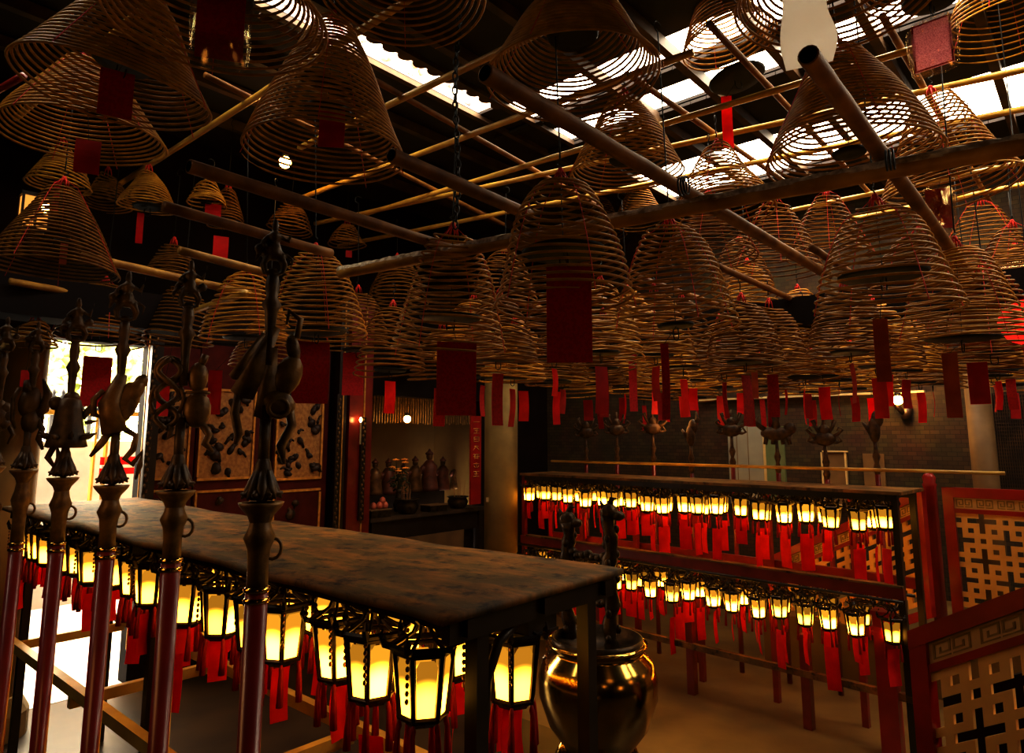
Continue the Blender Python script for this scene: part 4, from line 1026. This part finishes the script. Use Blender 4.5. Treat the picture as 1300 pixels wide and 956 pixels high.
# ------------------------------------------------------------------ altar-side wall: carved doors, posts, couplet
def UPt(px, py, du=0.0): return PU(px, py, UL-du)
def wallbox(mb, px0, px1, py0, py1, th, du, o):
    """box on the altar-side wall from photograph coordinates"""
    a = UPt(px0, 580, du); b = UPt(px1, 580, du)
    v0, v1 = a.dot(V), b.dot(V); z1 = UPt((px0+px1)/2, py0, du).z; z0 = UPt((px0+px1)/2, py1, du).z
    p = [UV(UL-du-th, v0), UV(UL-du, v0), UV(UL-du, v1), UV(UL-du-th, v1)]
    mb.hexa([q+Z*z0-o for q in p]+[q+Z*z1-o for q in p]); return (v0, v1, z0, z1)
def screen(px0, px1, label, seed):
    o = UPt((px0+px1)/2, 640, 0); o.z = 0; t = thing('carved_screen_door', label, 'door panel', o, group='carved doors beside the altar'); rnd = random.Random(seed)
    mb = MB(); wallbox(mb, px0-7, px1+7, 440, 800, .05, .02, o); mb.build('door_leaf', M['redmatte'], t)
    for (y0, y1, nm) in ((497, 606, 'upper_panel'), (624, 735, 'lower_panel')):
        mb = MB(); v0, v1, z0, z1 = wallbox(mb, px0, px1, y0, y1, .012, .071, o); pn = mb.build(nm, M['carve'] if nm[0] == 'u' else M['redmatte'], t)
        fr_ = MB()
        for q in ((px0-2, px1+2, y0-3, y0), (px0-2, px1+2, y1, y1+3), (px0-2.5, px0, y0, y1), (px1, px1+2.5, y0, y1)): wallbox(fr_, *q, .03, .07, o)
        fr_.build('gold_moulding', M['goldline'], pn)
        rl_ = MB(); du = .10
        for k in range(26 if nm[0] == 'u' else 9):
            v = rnd.uniform(v0+.03, v1-.03); z = rnd.uniform(z0+.05, z1-.05); p = UV(UL-du+.012, v, z)-o; sz = rnd.uniform(.03, .068)
            rl_.ell(p, (sz, sz*.6, sz*rnd.uniform(.5, 1.2)), (rnd.random()*3, rnd.random()*3, 0), 7, 5)
            q = p+V*rnd.uniform(-.09, .09)+Z*rnd.uniform(-.09, .09); rl_.tube([p, (p+q)/2+Z*.02, q], [sz*.5, sz*.4, sz*.25], 6)
        rl_.build('carved_relief', M['carved'] if nm[0] == 'u' else M['giltdk'], pn, True)
screen(252, 318, 'carved door leaf with gilt relief panel beside the altar post', 3)
screen(350, 405, 'carved door leaf with gilt relief panel, the one joining the altar post', 4)
screen(196, 236, 'narrow dark carved door leaf next to the bright doorway', 5)
def post(px0, px1, label, m='redpaint', gold=True, du=.0, y0=380):
    o = UPt((px0+px1)/2, 640, 0); o.z = 0; t = thing('wooden_post', label, 'post', o)
    mb = MB(); wallbox(mb, px0, px1, y0, 820, .16, du, o); mb.build('post_shaft', M[m], t)
    if gold:
        for q in ((px0, px0+1.6), (px1-1.6, px1)):
            mb = MB(); wallbox(mb, *q, y0, 820, .012, .161+du, o); mb.build('gold_edge', M['goldline'], t)
post(178, 190, 'black post with a gilt strip framing the bright doorway', 'darkwood')
post(418, 428, 'thin dark post beside the carved door leaf', 'darkwood', False)
post(432, 461, 'broad dark red post with gilt edges beside the altar', 'redpaint')
def gstrip(px0, px1, y0, y1, label):
    o = UPt((px0+px1)/2, 640, 0); o.z = 0; t = thing('carved_strip', label, 'carving', o)
    mb = MB(); v0, v1, z0, z1 = wallbox(mb, px0, px1, y0, y1, .03, .17, o); mb.build('strip_back', M['darkwood'], t)
    rl_ = MB(); n = int((z1-z0)/.05)
    for k in range(n):
        p = UV(UL-.205, v0+(v1-v0)*(.35+.3*(k % 2)), z0+(k+.5)*.05)-o; rl_.ell(p, (.014, .014, .020), n=6, m=4)
    rl_.build('gilt_relief', M['gilt'], t, True)
gstrip(182, 189, 430, 660, 'gilt carved strip down the post of the bright doorway')
gstrip(424, 429, 500, 720, 'gilt carved strip beside the carved door leaf')
gstrip(456, 462, 530, 660, 'gilt carved strip on the altar edge')
# couplet board
o = UPt(602, 600, .2); o.z = 0; t = thing('couplet_board', 'tall red couplet board with gilt characters beside the stone pillar', 'sign', o)
mb = MB(); v0, v1, z0, z1 = wallbox(mb, 596, 609, 528, 640, .03, .2, o); mb.build('board', M['redpaint2'], t)
ct = MB(); vc = (v0+v1)/2; rnd = random.Random(8); w = (v1-v0)*.30
def stroke(va, za, vb_, zb_, r=.009): ct.tube([UV(UL-.236, vc+va, za)-o, UV(UL-.236, vc+vb_, zb_)-o], r, 5)
gl = [[(-1, 0, 1, .1)], [(-1, .7, 1, .7), (0, 1, 0, -1), (-.7, 0, .8, 0), (-.9, -1, .9, -1)], [(-.8, .8, .8, .8), (-.8, .8, -.8, -.8), (.8, .8, .8, -.8), (-.8, 0, .8, 0), (-.8, -.8, .8, -.8)], [(0, 1, -1, -.9), (0, .3, 1, -1), (-.7, .6, .7, .6)], [(-1, .8, 1, .8), (-.5, .8, -.6, -1), (.4, .8, .5, -1), (-1, 0, 1, 0), (-.6, -.6, .5, -.6)], [(-.9, .5, .9, .5), (0, 1, 0, -1), (-.8, -.2, -.3, -.9), (.8, -.2, .3, -.9)], [(-.9, .9, .9, .9), (0, .9, 0, -.9), (-.9, -.9, .9, -.9), (-.6, 0, .6, 0)]]
zs = z1-.09
for g in gl:
    for (a, b, c, d) in g: stroke(a*w, zs+b*.038, c*w, zs+d*.038, .007)
    zs -= .125
ct.build('gilt_characters', M['goldline'], t, True)
# altar
o = UPt(536, 660, 0); o.z = 0; alt = thing('altar_table', 'long dark altar table with bronze pots on it, beside the stone pillar', 'table', o)
zt_a = UPt(536, 650, .0).z
def abox(name, m, u0, u1, v0, v1, z0, z1):
    p = [UV(u0, v0), UV(u1, v0), UV(u1, v1), UV(u0, v1)]; MB().hexa([q+Z*z0-o for q in p]+[q+Z*z1-o for q in p]).build(name, M[m], alt)
abox('table_top', 'beam', UL-.12, UL+.75, va0+.02, va1-.03, zt_a-.05, zt_a)
abox('apron', 'darkwood', UL-.06, UL-.02, va0+.05, va1-.06, zt_a-.30, zt_a-.05)
abox('front_panel', 'darkwood', UL+.10, UL+.14, va0+.05, va1-.06, 0, zt_a-.30)
for v in (va0+.06, va1-.14):
    for u in (UL-.1, UL+.62): abox('leg', 'darkwood', u, u+.08, v, v+.08, 0, zt_a-.05)
pv0, pv1 = vpx(512), vpx(585); abox('cloth_panel', 'tan', UL-.075, UL-.062, pv0, pv1, zt_a-.75, zt_a-.30)
def on_altar(px, du): p = PU(px, 640, UL-du); return UV(UL-du, p.dot(V), zt_a)
def pot(px, du, r, h, label):
    t = thing('incense_pot', label, 'incense pot', on_altar(px, du))
    MB().lathe([(r*.6, 0), (r*.7, .01), (r*.95, h*.35), (r, h*.6), (r*.85, h*.85), (r*1.05, h*.95), (r*1.05, h), (r*.9, h), (r*.85, h*.8), (.01, h*.8)], 20).build('pot_body', M['bronze'], t, True)
    for k in range(7):
        a = random.uniform(0, 6.28); q = random.uniform(0, r*.7); L = random.uniform(.12, .24); MB().tube([(q*cos(a), q*sin(a), h*.8), (q*cos(a)*1.3, q*sin(a)*1.3, h+L)], .004, 4).build('incense_stick', M['joss'], t)
pot(517, .02, .155, .20, 'round bronze incense pot with sticks, beside the fruit tray')
pot(581, .0, .15, .17, 'round bronze incense pot with sticks, closer to the stone pillar')
def tray(px, du, w, d, h, label):
    t = thing('offering_tray', label, 'tray', on_altar(px, du), (0, 0, ROT_V))
    MB().box((0, 0, h*.45), (w*.92, d*.92, h*.9)).build('tray_body', M['bronze'], t); MB().box((0, 0, h*.95), (w, d, h*.12)).build('tray_rim', M['tan'], t); return t
tray(478, .02, .34, .22, .10, 'rectangular offering tray holding pink fruit'); tray(551, .02, .34, .22, .09, 'empty rectangular offering tray between the two incense pots')
for k, (dv, du, dz) in enumerate(((.0, 0, 0), (.08, .01, 0), (.04, -.05, 0), (.045, .0, .06), (-.1, 0, -.0))):
    b = on_altar(482, .02)+V*dv-U*du+Z*(.141+dz)
    f = thing('peach', 'pink peach on the offering tray, ' + ('beside the incense pot side', 'closest to the incense pot', 'at the back of the heap', 'topmost of the heap', 'set apart from the heap')[k].replace('beside the incense pot side', 'in the middle of the heap'), 'fruit', b, group='peaches on the offering tray')
    MB().lathe([(.003, -.042), (.03, -.036), (.042, -.005), (.036, .025), (.018, .042), (.003, .05)], 12).build('peach_flesh', M['fruit'], f, True); MB().tube([(0, 0, .045), (.004, 0, .06)], .003, 5).build('stem', M['leafm'], f)
vs_ = thing('flower_vase', 'dark vase of pale yellow flowers standing behind the incense pot', 'vase', on_altar(506, -.32))
MB().lathe([(.06, 0), (.08, .08), (.05, .2), (.035, .26), (.05, .3)], 14).build('vase', M['bronze'], vs_, True)
for k in range(9):
    a = k*2.4; h = random.uniform(.42, .78); e = Vector((cos(a)*random.uniform(.03, .17), sin(a)*random.uniform(.03, .17), h)); b = MB().tube([(0, 0, .28), e*.6+Z*.1, e], .004, 4); stm = b.build('flower_stem', M['leafm'], vs_)
    b = MB()
    for j in range(7): an = 2*PI*j/7; b.ell(e+Vector((.028*cos(an), .028*sin(an), 0)), (.026, .018, .012), (0, 0, an), 7, 4)
    b.ell(e+Z*.008, (.016, .016, .012), n=7, m=4); b.build('flower_head', M['petal'], stm, True)
b = MB()
for k in range(40): a = random.uniform(0, 6.28); q = random.uniform(.03, .16); p = Vector((q*cos(a), q*sin(a), random.uniform(.25, .6))); b.ell(p, (.045, .016, .008), (random.uniform(-.8, .8), random.uniform(-.8, .8), a), 6, 4)
b.build('leaves', M['leafm'], vs_, True)
# statues on a step behind
abox('rear_step', 'darkwood', UL+.8, UL+1.25, va0, va1, 0, zt_a+.18)
stl = ['reddish robed statuette next to the flower vase', 'small dim statuette behind the flowers', 'gilt statuette behind the incense pot', 'tall reddish robed statuette in the middle of the altar', 'slim statuette behind the empty tray', 'gilt statuette closest to the couplet board', 'dim statuette at the post end of the altar']
for k, px in enumerate((493, 512, 527, 545, 562, 580, 476)):
    p = PU(px, 600, UL+1.0); h = (.50, .42, .52, .62, .50, .46, .5)[k]; t = thing('deity_statuette', stl[k], 'statue', UV(UL+1.0, p.dot(V), zt_a+.18), (0, 0, ROT_V+PI))
    MB().lathe([(h*.26, 0), (h*.24, h*.1), (h*.18, h*.45), (h*.20, h*.62), (h*.10, h*.76), (h*.05, h*.78)], 12).build('robe', M['robe'] if k in (0, 3, 4) else M['robe2'], t, True)
    hd = MB(); hd.ell((0, 0, h*.86), (h*.085, h*.085, h*.11)); hd.ell((0, -h*.085, h*.85), (h*.02, h*.02, h*.025), n=6, m=4); hd.build('head', M['robe2'], t, True)
    MB().lathe([(h*.10, h*.91), (h*.11, h*.95), (h*.05, h*1.0), (h*.015, h*1.06)], 10).build('headdress', M['robe'], t, True)
    for sx in (-1, 1): MB().tube([(sx*h*.18, 0, h*.62), (sx*h*.24, -h*.06, h*.48), (sx*h*.06, -h*.16, h*.46)], [h*.07, h*.07, h*.04], 8).build('arm', M['robe'], t, True)
# fringe hanging in the altar opening
fg = MB(); n = 46
for k in range(n):
    v = va0+(va1-va0)*(k+.5)/n; z1 = UPt(540, 505, -.25).z; fg.tube([UV(UL+.25, v, z1), UV(UL+.25, v+random.uniform(-.004, .004), z1-.36-random.uniform(0, .03))], .011, 5)
fo = fg.build('hanging_fringe', M['gilt']); tag(fo, 'pale bead fringe hanging across the top of the altar opening', 'fringe', None, 'stuff')

# ------------------------------------------------------------------ brick wall: door, boards, window, lamp
def wbx(mb, px0, px1, py0, py1, th, dv, o):
    a = PV(px0, (py0+py1)/2, VB-dv); b = PV(px1, (py0+py1)/2, VB-dv); u0, u1 = a.dot(U), b.dot(U); pm = (px0+px1)/2; z0 = PV(pm, py1, VB-dv).z; z1 = PV(pm, py0, VB-dv).z
    p = [UV(u0, VB-dv-th), UV(u1, VB-dv-th), UV(u1, VB-dv), UV(u0, VB-dv)]; mb.hexa([q+Z*z0-o for q in p]+[q+Z*z1-o for q in p])
o = PV(965, 600, VB); d_ = MB(); wbx(d_, 927, 972, 540, 640, .04, .0, o); dd = STRUCT(d_, 'door_1', M['doorw']); dd.location = o
d_ = MB(); wbx(d_, 974, 998, 541, 640, .04, .0, o); q = d_.build('door_panel', M['doorg'], dd)
d_ = MB(); wbx(d_, 971.5, 974.5, 540, 640, .05, .0, o); q = d_.build('door_edge', M['silverf'], dd)
d_ = MB()
for x in (938, 952): wbx(d_, x, x+.7, 541, 640, .045, 0, o)
d_.build('door_groove', M['tan'], dd)
def picture(px0, px1, py0, py1, label, mf, mi):
    o = PV((px0+px1)/2, (py0+py1)/2, VB); t = thing('notice_board', label, 'board', o); mb = MB(); wbx(mb, px0, px1, py0, py1, .03, .01, o); mb.build('board_sheet', M[mi], t)
    if mf:
        mb = MB()
        for q in ((px0-2, px1+2, py0-2, py0), (px0-2, px1+2, py1, py1+2), (px0-2, px0, py0, py1), (px1, px1+2, py0, py1)): wbx(mb, *q, .05, .01, o)
        mb.build('board_frame', M[mf], t)
picture(1047, 1075, 574, 640, 'board in a pale frame on the brick wall', 'silverf', 'tan')
picture(1098, 1125, 576, 640, 'plain tan board on the brick wall beside the pale framed one', None, 'tan')
o = PV(1282, 560, VB); wn = MB()
for k in range(18): wbx(wn, 1262+k*3, 1263+k*3, 500, 640, .03, .02, o)
for k in range(30): wbx(wn, 1262, 1316, 500+k*4.6, 501+k*4.6, .03, .02, o)
wo = STRUCT(wn, 'window_1', M['beam']); wo.location = o
mb = MB(); wbx(mb, 1258, 1318, 498, 642, .02, .0, o); mb.build('window_backing', M['darkwood'], wo)
mb = MB(); o2 = PV(1030, 503, VB); wbx(mb, 890, 1175, 501.5, 504, .08, .0, o2*0); trim(mb, M['silverf'])  # light on a ledge top put into this pale colour
def wall_lamp(p, label, r=.05, e=None, arm=True):
    t = thing('wall_lamp', label, 'lamp', p); b = MB().ell((0, 0, 0), (r, r, r), n=14, m=9); b.build('bulb', M['bulb'], t, True)
    MB().lathe([(r*.5, r*.7), (r*.6, r*1.5), (r*.3, r*1.8)], 12).build('lamp_socket', M['wire'], t, True)
    if arm: MB().tube([(0, 0, r*1.6), (0, 0, r*3), Vector((0, 0, r*3))+V*.25], .012, 6).build('lamp_arm', M['wire'], t, True)
    return t
wall_lamp(PV(1140, 508, VB-.2), 'bare glowing bulb on the brick wall', .055)
mb = MB(); ob = PV(1150, 522, VB-.05)
bkt = thing('wall_bracket', 'dark hand-shaped bracket below the glowing bulb on the brick wall', 'bracket', ob)
MB().tube([(0, 0, -.10), (.01, 0, .0), (.05, 0, .06)], [.05, .06, .03], 8).build('bracket_stem', M['darkwood'], bkt, True)
MB().tube([(-.03, 0, -.02), (-.10, 0, .05), (-.12, 0, .13)], [.035, .03, .02], 7).build('bracket_hook', M['darkwood'], bkt, True)
wall_lamp(UV(UL+.05, PU(517, 532, UL+.05).dot(V), PU(517, 532, UL+.05).z), 'bare glowing bulb above the altar flowers', .05, arm=False)
b = thing('candle_light', 'tiny flame-shaped light at the edge of the dark red altar post', 'light', PU(458, 533, UL-.25)); MB().ell((0, 0, 0), (.018, .018, .032)).build('flame', M['bulbs'], b, True); MB().lathe([(.012, -.3), (.012, -.03)], 8).build('candle', M['silverf'], b)
wall_lamp(PD(362, 206, 6.3), 'glowing bulb seen through the tall conical coil', .055, arm=False)
# lit lamp upper side
lq = PD(43, 272, 6.0); t = thing('wall_lantern', 'lit box lantern on the wall beside the red pillar', 'lamp', lq, (0, 0, ROT_V))
MB().box((0, 0, 0), (.20, .12, .30)).build('lit_pane', M['lampbox'], t)
fr_ = MB()
for x in (-.1, .0, .1): fr_.box((x, -.06, 0), (.018, .018, .34)); fr_.box((x, .06, 0), (.018, .018, .34))
for z in (-.16, .16): fr_.box((0, 0, z), (.24, .16, .03))
fr_.build('lantern_frame', M['darkwood'], t); MB().ell((.06, -.09, .06), (.03, .03, .05)).build('bulb', M['bulb'], t, True)
bq = MB().box((0, .5, 0), (.08, .9, .05)).build('wall_arm', M['darkwood'], t)
# red lantern at the edge
lq = PD(1312, 408, 4.6); t = thing('red_lantern', 'round glowing red lantern at the picture edge below the plastic-wrapped card', 'lantern', lq)
MB().lathe([(.06, -.16), (.15, -.12), (.20, -.03), (.20, .03), (.15, .11), (.07, .15)], 20).build('lantern_skin', M['redglow'], t, True)
MB().lathe([(.08, .145), (.12, .15), (.12, .17), (.05, .19)], 14).build('lantern_cap', M['wire'], t, True); MB().lathe([(.05, -.19), (.08, -.155), (.06, -.15)], 14).build('lantern_base', M['wire'], t, True)
MB().tube([(0, 0, .18), (0, 0, HC-lq.z-.05)], .004, 5).build('hanging_wire', M['wire'], t)

# ------------------------------------------------------------------ outside the bright doorway and over the roof
mb = MB(); a0, a1 = PU(30, 523, UL+4), PU(150, 523, UL+4)
slab(mb, UL+4, UL+4.25, -8, vd1+3, 0, PU(100, 560, UL+4).z); w_ = STRUCT(mb, 'wall_outside', M['paving'])
def gate_box(px0, px1, py0, py1, m, nm, par, o, du=3.6, th=.08):
    a = PU(px0, 580, UL+du); b = PU(px1, 580, UL+du); v0, v1 = a.dot(V), b.dot(V); z0, z1 = PU((px0+px1)/2, py1, UL+du).z, PU((px0+px1)/2, py0, UL+du).z
    p = [UV(UL+du, v0), UV(UL+du, v1), UV(UL+du+th, v1), UV(UL+du+th, v0)]; MB().hexa([q-o+Z*z0 for q in p]+[q-o+Z*z1 for q in p]).build(nm, M[m], par)
o = PU(110, 560, UL+3.6); o.z = 0; gt = thing('entrance_frame', 'pale wooden entrance frame standing outside the bright doorway', 'gate', o)
gate_box(40, 178, 521, 527, 'bamboo', 'top_beam', gt, o)
for x in (118, 133): gate_box(x, x+3, 527, 660, 'bamboo', 'upright', gt, o)
gate_box(130, 178, 580, 602, 'tagb', 'red_panel', gt, o); gate_box(130, 178, 590, 594, 'paving', 'pale_strip', gt, o, 3.55)
fc = thing('iron_fence', 'row of dark pointed railing tips above the entrance frame outside', 'fence', PU(90, 515, UL+4.6))
for k, px in enumerate((66, 78, 90, 103, 114, 126)):
    p = PU(px, 525, UL+4.6)-fc.location; h = PU(px, 492, UL+4.6).z-PU(px, 525, UL+4.6).z
    b = MB().lathe([(.03, -.4), (.03, 0), (.07, h*.12), (.03, h*.22), (.085, h*.36), (.03, h*.48), (.06, h*.60), (.02, h*.72), (.03, h*.8), (.003, h)], 8, c=p); b.build('fence_spike', M['iron'], fc, True)
MB().tube([PU(55, 524, UL+4.6)-fc.location, PU(140, 524, UL+4.6)-fc.location], .03, 6).build('fence_rail', M['iron'], fc)
for k, (px, py, s) in enumerate(((70, 470, .9), (95, 540, .6), (130, 545, .7), (110, 455, 1.1), (150, 470, 1.0))):
    p = PU(px, py, UL+7); t = thing('garden_bush', 'sunlit green bush outside the doorway, ' + ('beside the ochre pillar', 'low behind the entrance frame', 'low behind the red panel', 'tall behind the railing tips', 'beside the black door post')[k], 'bush', (p.x, p.y, .0)); rnd = random.Random(k); b = MB()
    for j in range(90):
        q = Vector((rnd.gauss(0, .4), rnd.gauss(0, .4), rnd.gauss(0, .35)))*s+Z*p.z; b.ell(q, (.16*s, .10*s, .06*s), (rnd.uniform(-1, 1), rnd.uniform(-1, 1), rnd.random()*6), 6, 4)
    b.build('foliage', M['foliage'], t, True); MB().lathe([(.06, 0), (.04, p.z)], 8).build('trunk', M['beam'], t)
# ridge with glazed figures, seen through the roof opening
fu = max(s1a, s1b)+.30
rg_ = thing('roof_ridge', 'sunlit roof ridge of pale plaster figures seen through the roof opening', 'roof ridge', UV(fu, (s1v0+s1v1)/2, HC))
mb = MB(); L = s1v1-s1v0+2.0; o = rg_.location
p = [UV(fu, s1v0-.6), UV(fu+.25, s1v0-.6), UV(fu+.25, s1v1+.9), UV(fu, s1v1+.9)]; mb.hexa([q+Z*(HC+.04)-o for q in p]+[q+Z*(HC+1.9)-o for q in p]); mb.build('ridge_wall', M['frieze'], rg_)
rnd = random.Random(21); fgm = MB()
for k in range(150):
    v = rnd.uniform(s1v0-.3, s1v1+.4); z = rnd.uniform(.22, 1.25); q = UV(fu-.02, v, HC+z)-o; sz = rnd.uniform(.02, .055); fgm.ell(q, (sz, sz, sz*rnd.uniform(.8, 2.0)), (rnd.uniform(-.5, .5), rnd.uniform(-.5, .5), 0), 7, 5)
fgm.box(UV(fu-.03, (s1v0+s1v1)/2, HC+.2)-o, (s1v1-s1v0+.8, .05, .05), ROT_V); fgm.build('relief_tile_pattern', M['figs'], rg_, True)

# ------------------------------------------------------------------ light
wd = bpy.data.worlds.new('world'); SC.world = wd; wd.use_nodes = True
bg = wd.node_tree.nodes['Background']; bg.inputs[0].default_value = (1.0, .87, .66, 1); bg.inputs[1].default_value = 22.0
def portal(c, sx, sy, rot):
    l = bpy.data.lights.new('sky_portal', 'AREA'); l.shape = 'RECTANGLE'; l.size = sx; l.size_y = sy; l.cycles.is_portal = True
    ob = bpy.data.objects.new('sky_portal', l); COL.objects.link(ob); ob.location = c; ob.rotation_euler = rot
portal(UV((s1a+s1b)/2, (VF+s1v1)/2, HC+.05), abs(s1a-s1b), s1v1-VF, (0, 0, ROT_U))
for a, b in slots: portal(UV((uR0+uR1)/2, (a+b)/2, HC+.05), abs(uR1-uR0), b-a, (0, 0, ROT_U))
portal(UV(UL+.1, (vd0+vd1)/2, ztd/2), abs(vd1-vd0), ztd, Euler((PI/2, 0, ROT_V)))
def lamp(kind, loc, e, col, size=.1, name='lamp'):
    l = bpy.data.lights.new(name, kind); l.energy = e; l.color = col
    if kind == 'POINT': l.shadow_soft_size = size
    ob = bpy.data.objects.new(name, l); COL.objects.link(ob); ob.location = loc; return ob
WARM = (1, .55, .18)
lamp('POINT', PV(1140, 508, VB-.35), 14, WARM, .06)
lamp('POINT', UV(UL-.1, PU(517, 532, UL).dot(V), PU(517, 532, UL).z), 4, WARM, .06)
lamp('POINT', PD(362, 206, 6.2), 8, WARM, .06)

for k_, (p_, e_) in enumerate(((UV(-2.0, -.6, 3.6), 12), (UV(2.0, .0, 2.4), 9), (UV(.2, 2.2, 2.75), 4), (UV(3.8, 3.2, 2.6), 8), (UV(1.6, 5.6, 2.4), 7), (UV(-1.2, 4.2, 2.4), 7), (UV(-2.3, 2.4, 2.3), 13), (UV(3.6, 6.9, 2.5), 12), (UV(-1.5, 7.6, 2.6), 9))):
    lamp('POINT', p_, e_, (1, .50, .15), .25, 'fill_light')  # unseen warm fill, added to brighten the hall
SC.view_settings.view_transform = 'Standard'; SC.view_settings.look = 'None'
SC.view_settings.exposure = -.02; SC.view_settings.gamma = .70
cy = SC.cycles
cy.use_denoising = True; cy.max_bounces = 7; cy.diffuse_bounces = 4; cy.glossy_bounces = 3; cy.transmission_bounces = 4; cy.transparent_max_bounces = 12
cy.caustics_reflective = False; cy.caustics_refractive = False; cy.sample_clamp_indirect = 4.0; cy.use_light_tree = True
print('far coils', far_n, 'objects', len(bpy.data.objects))
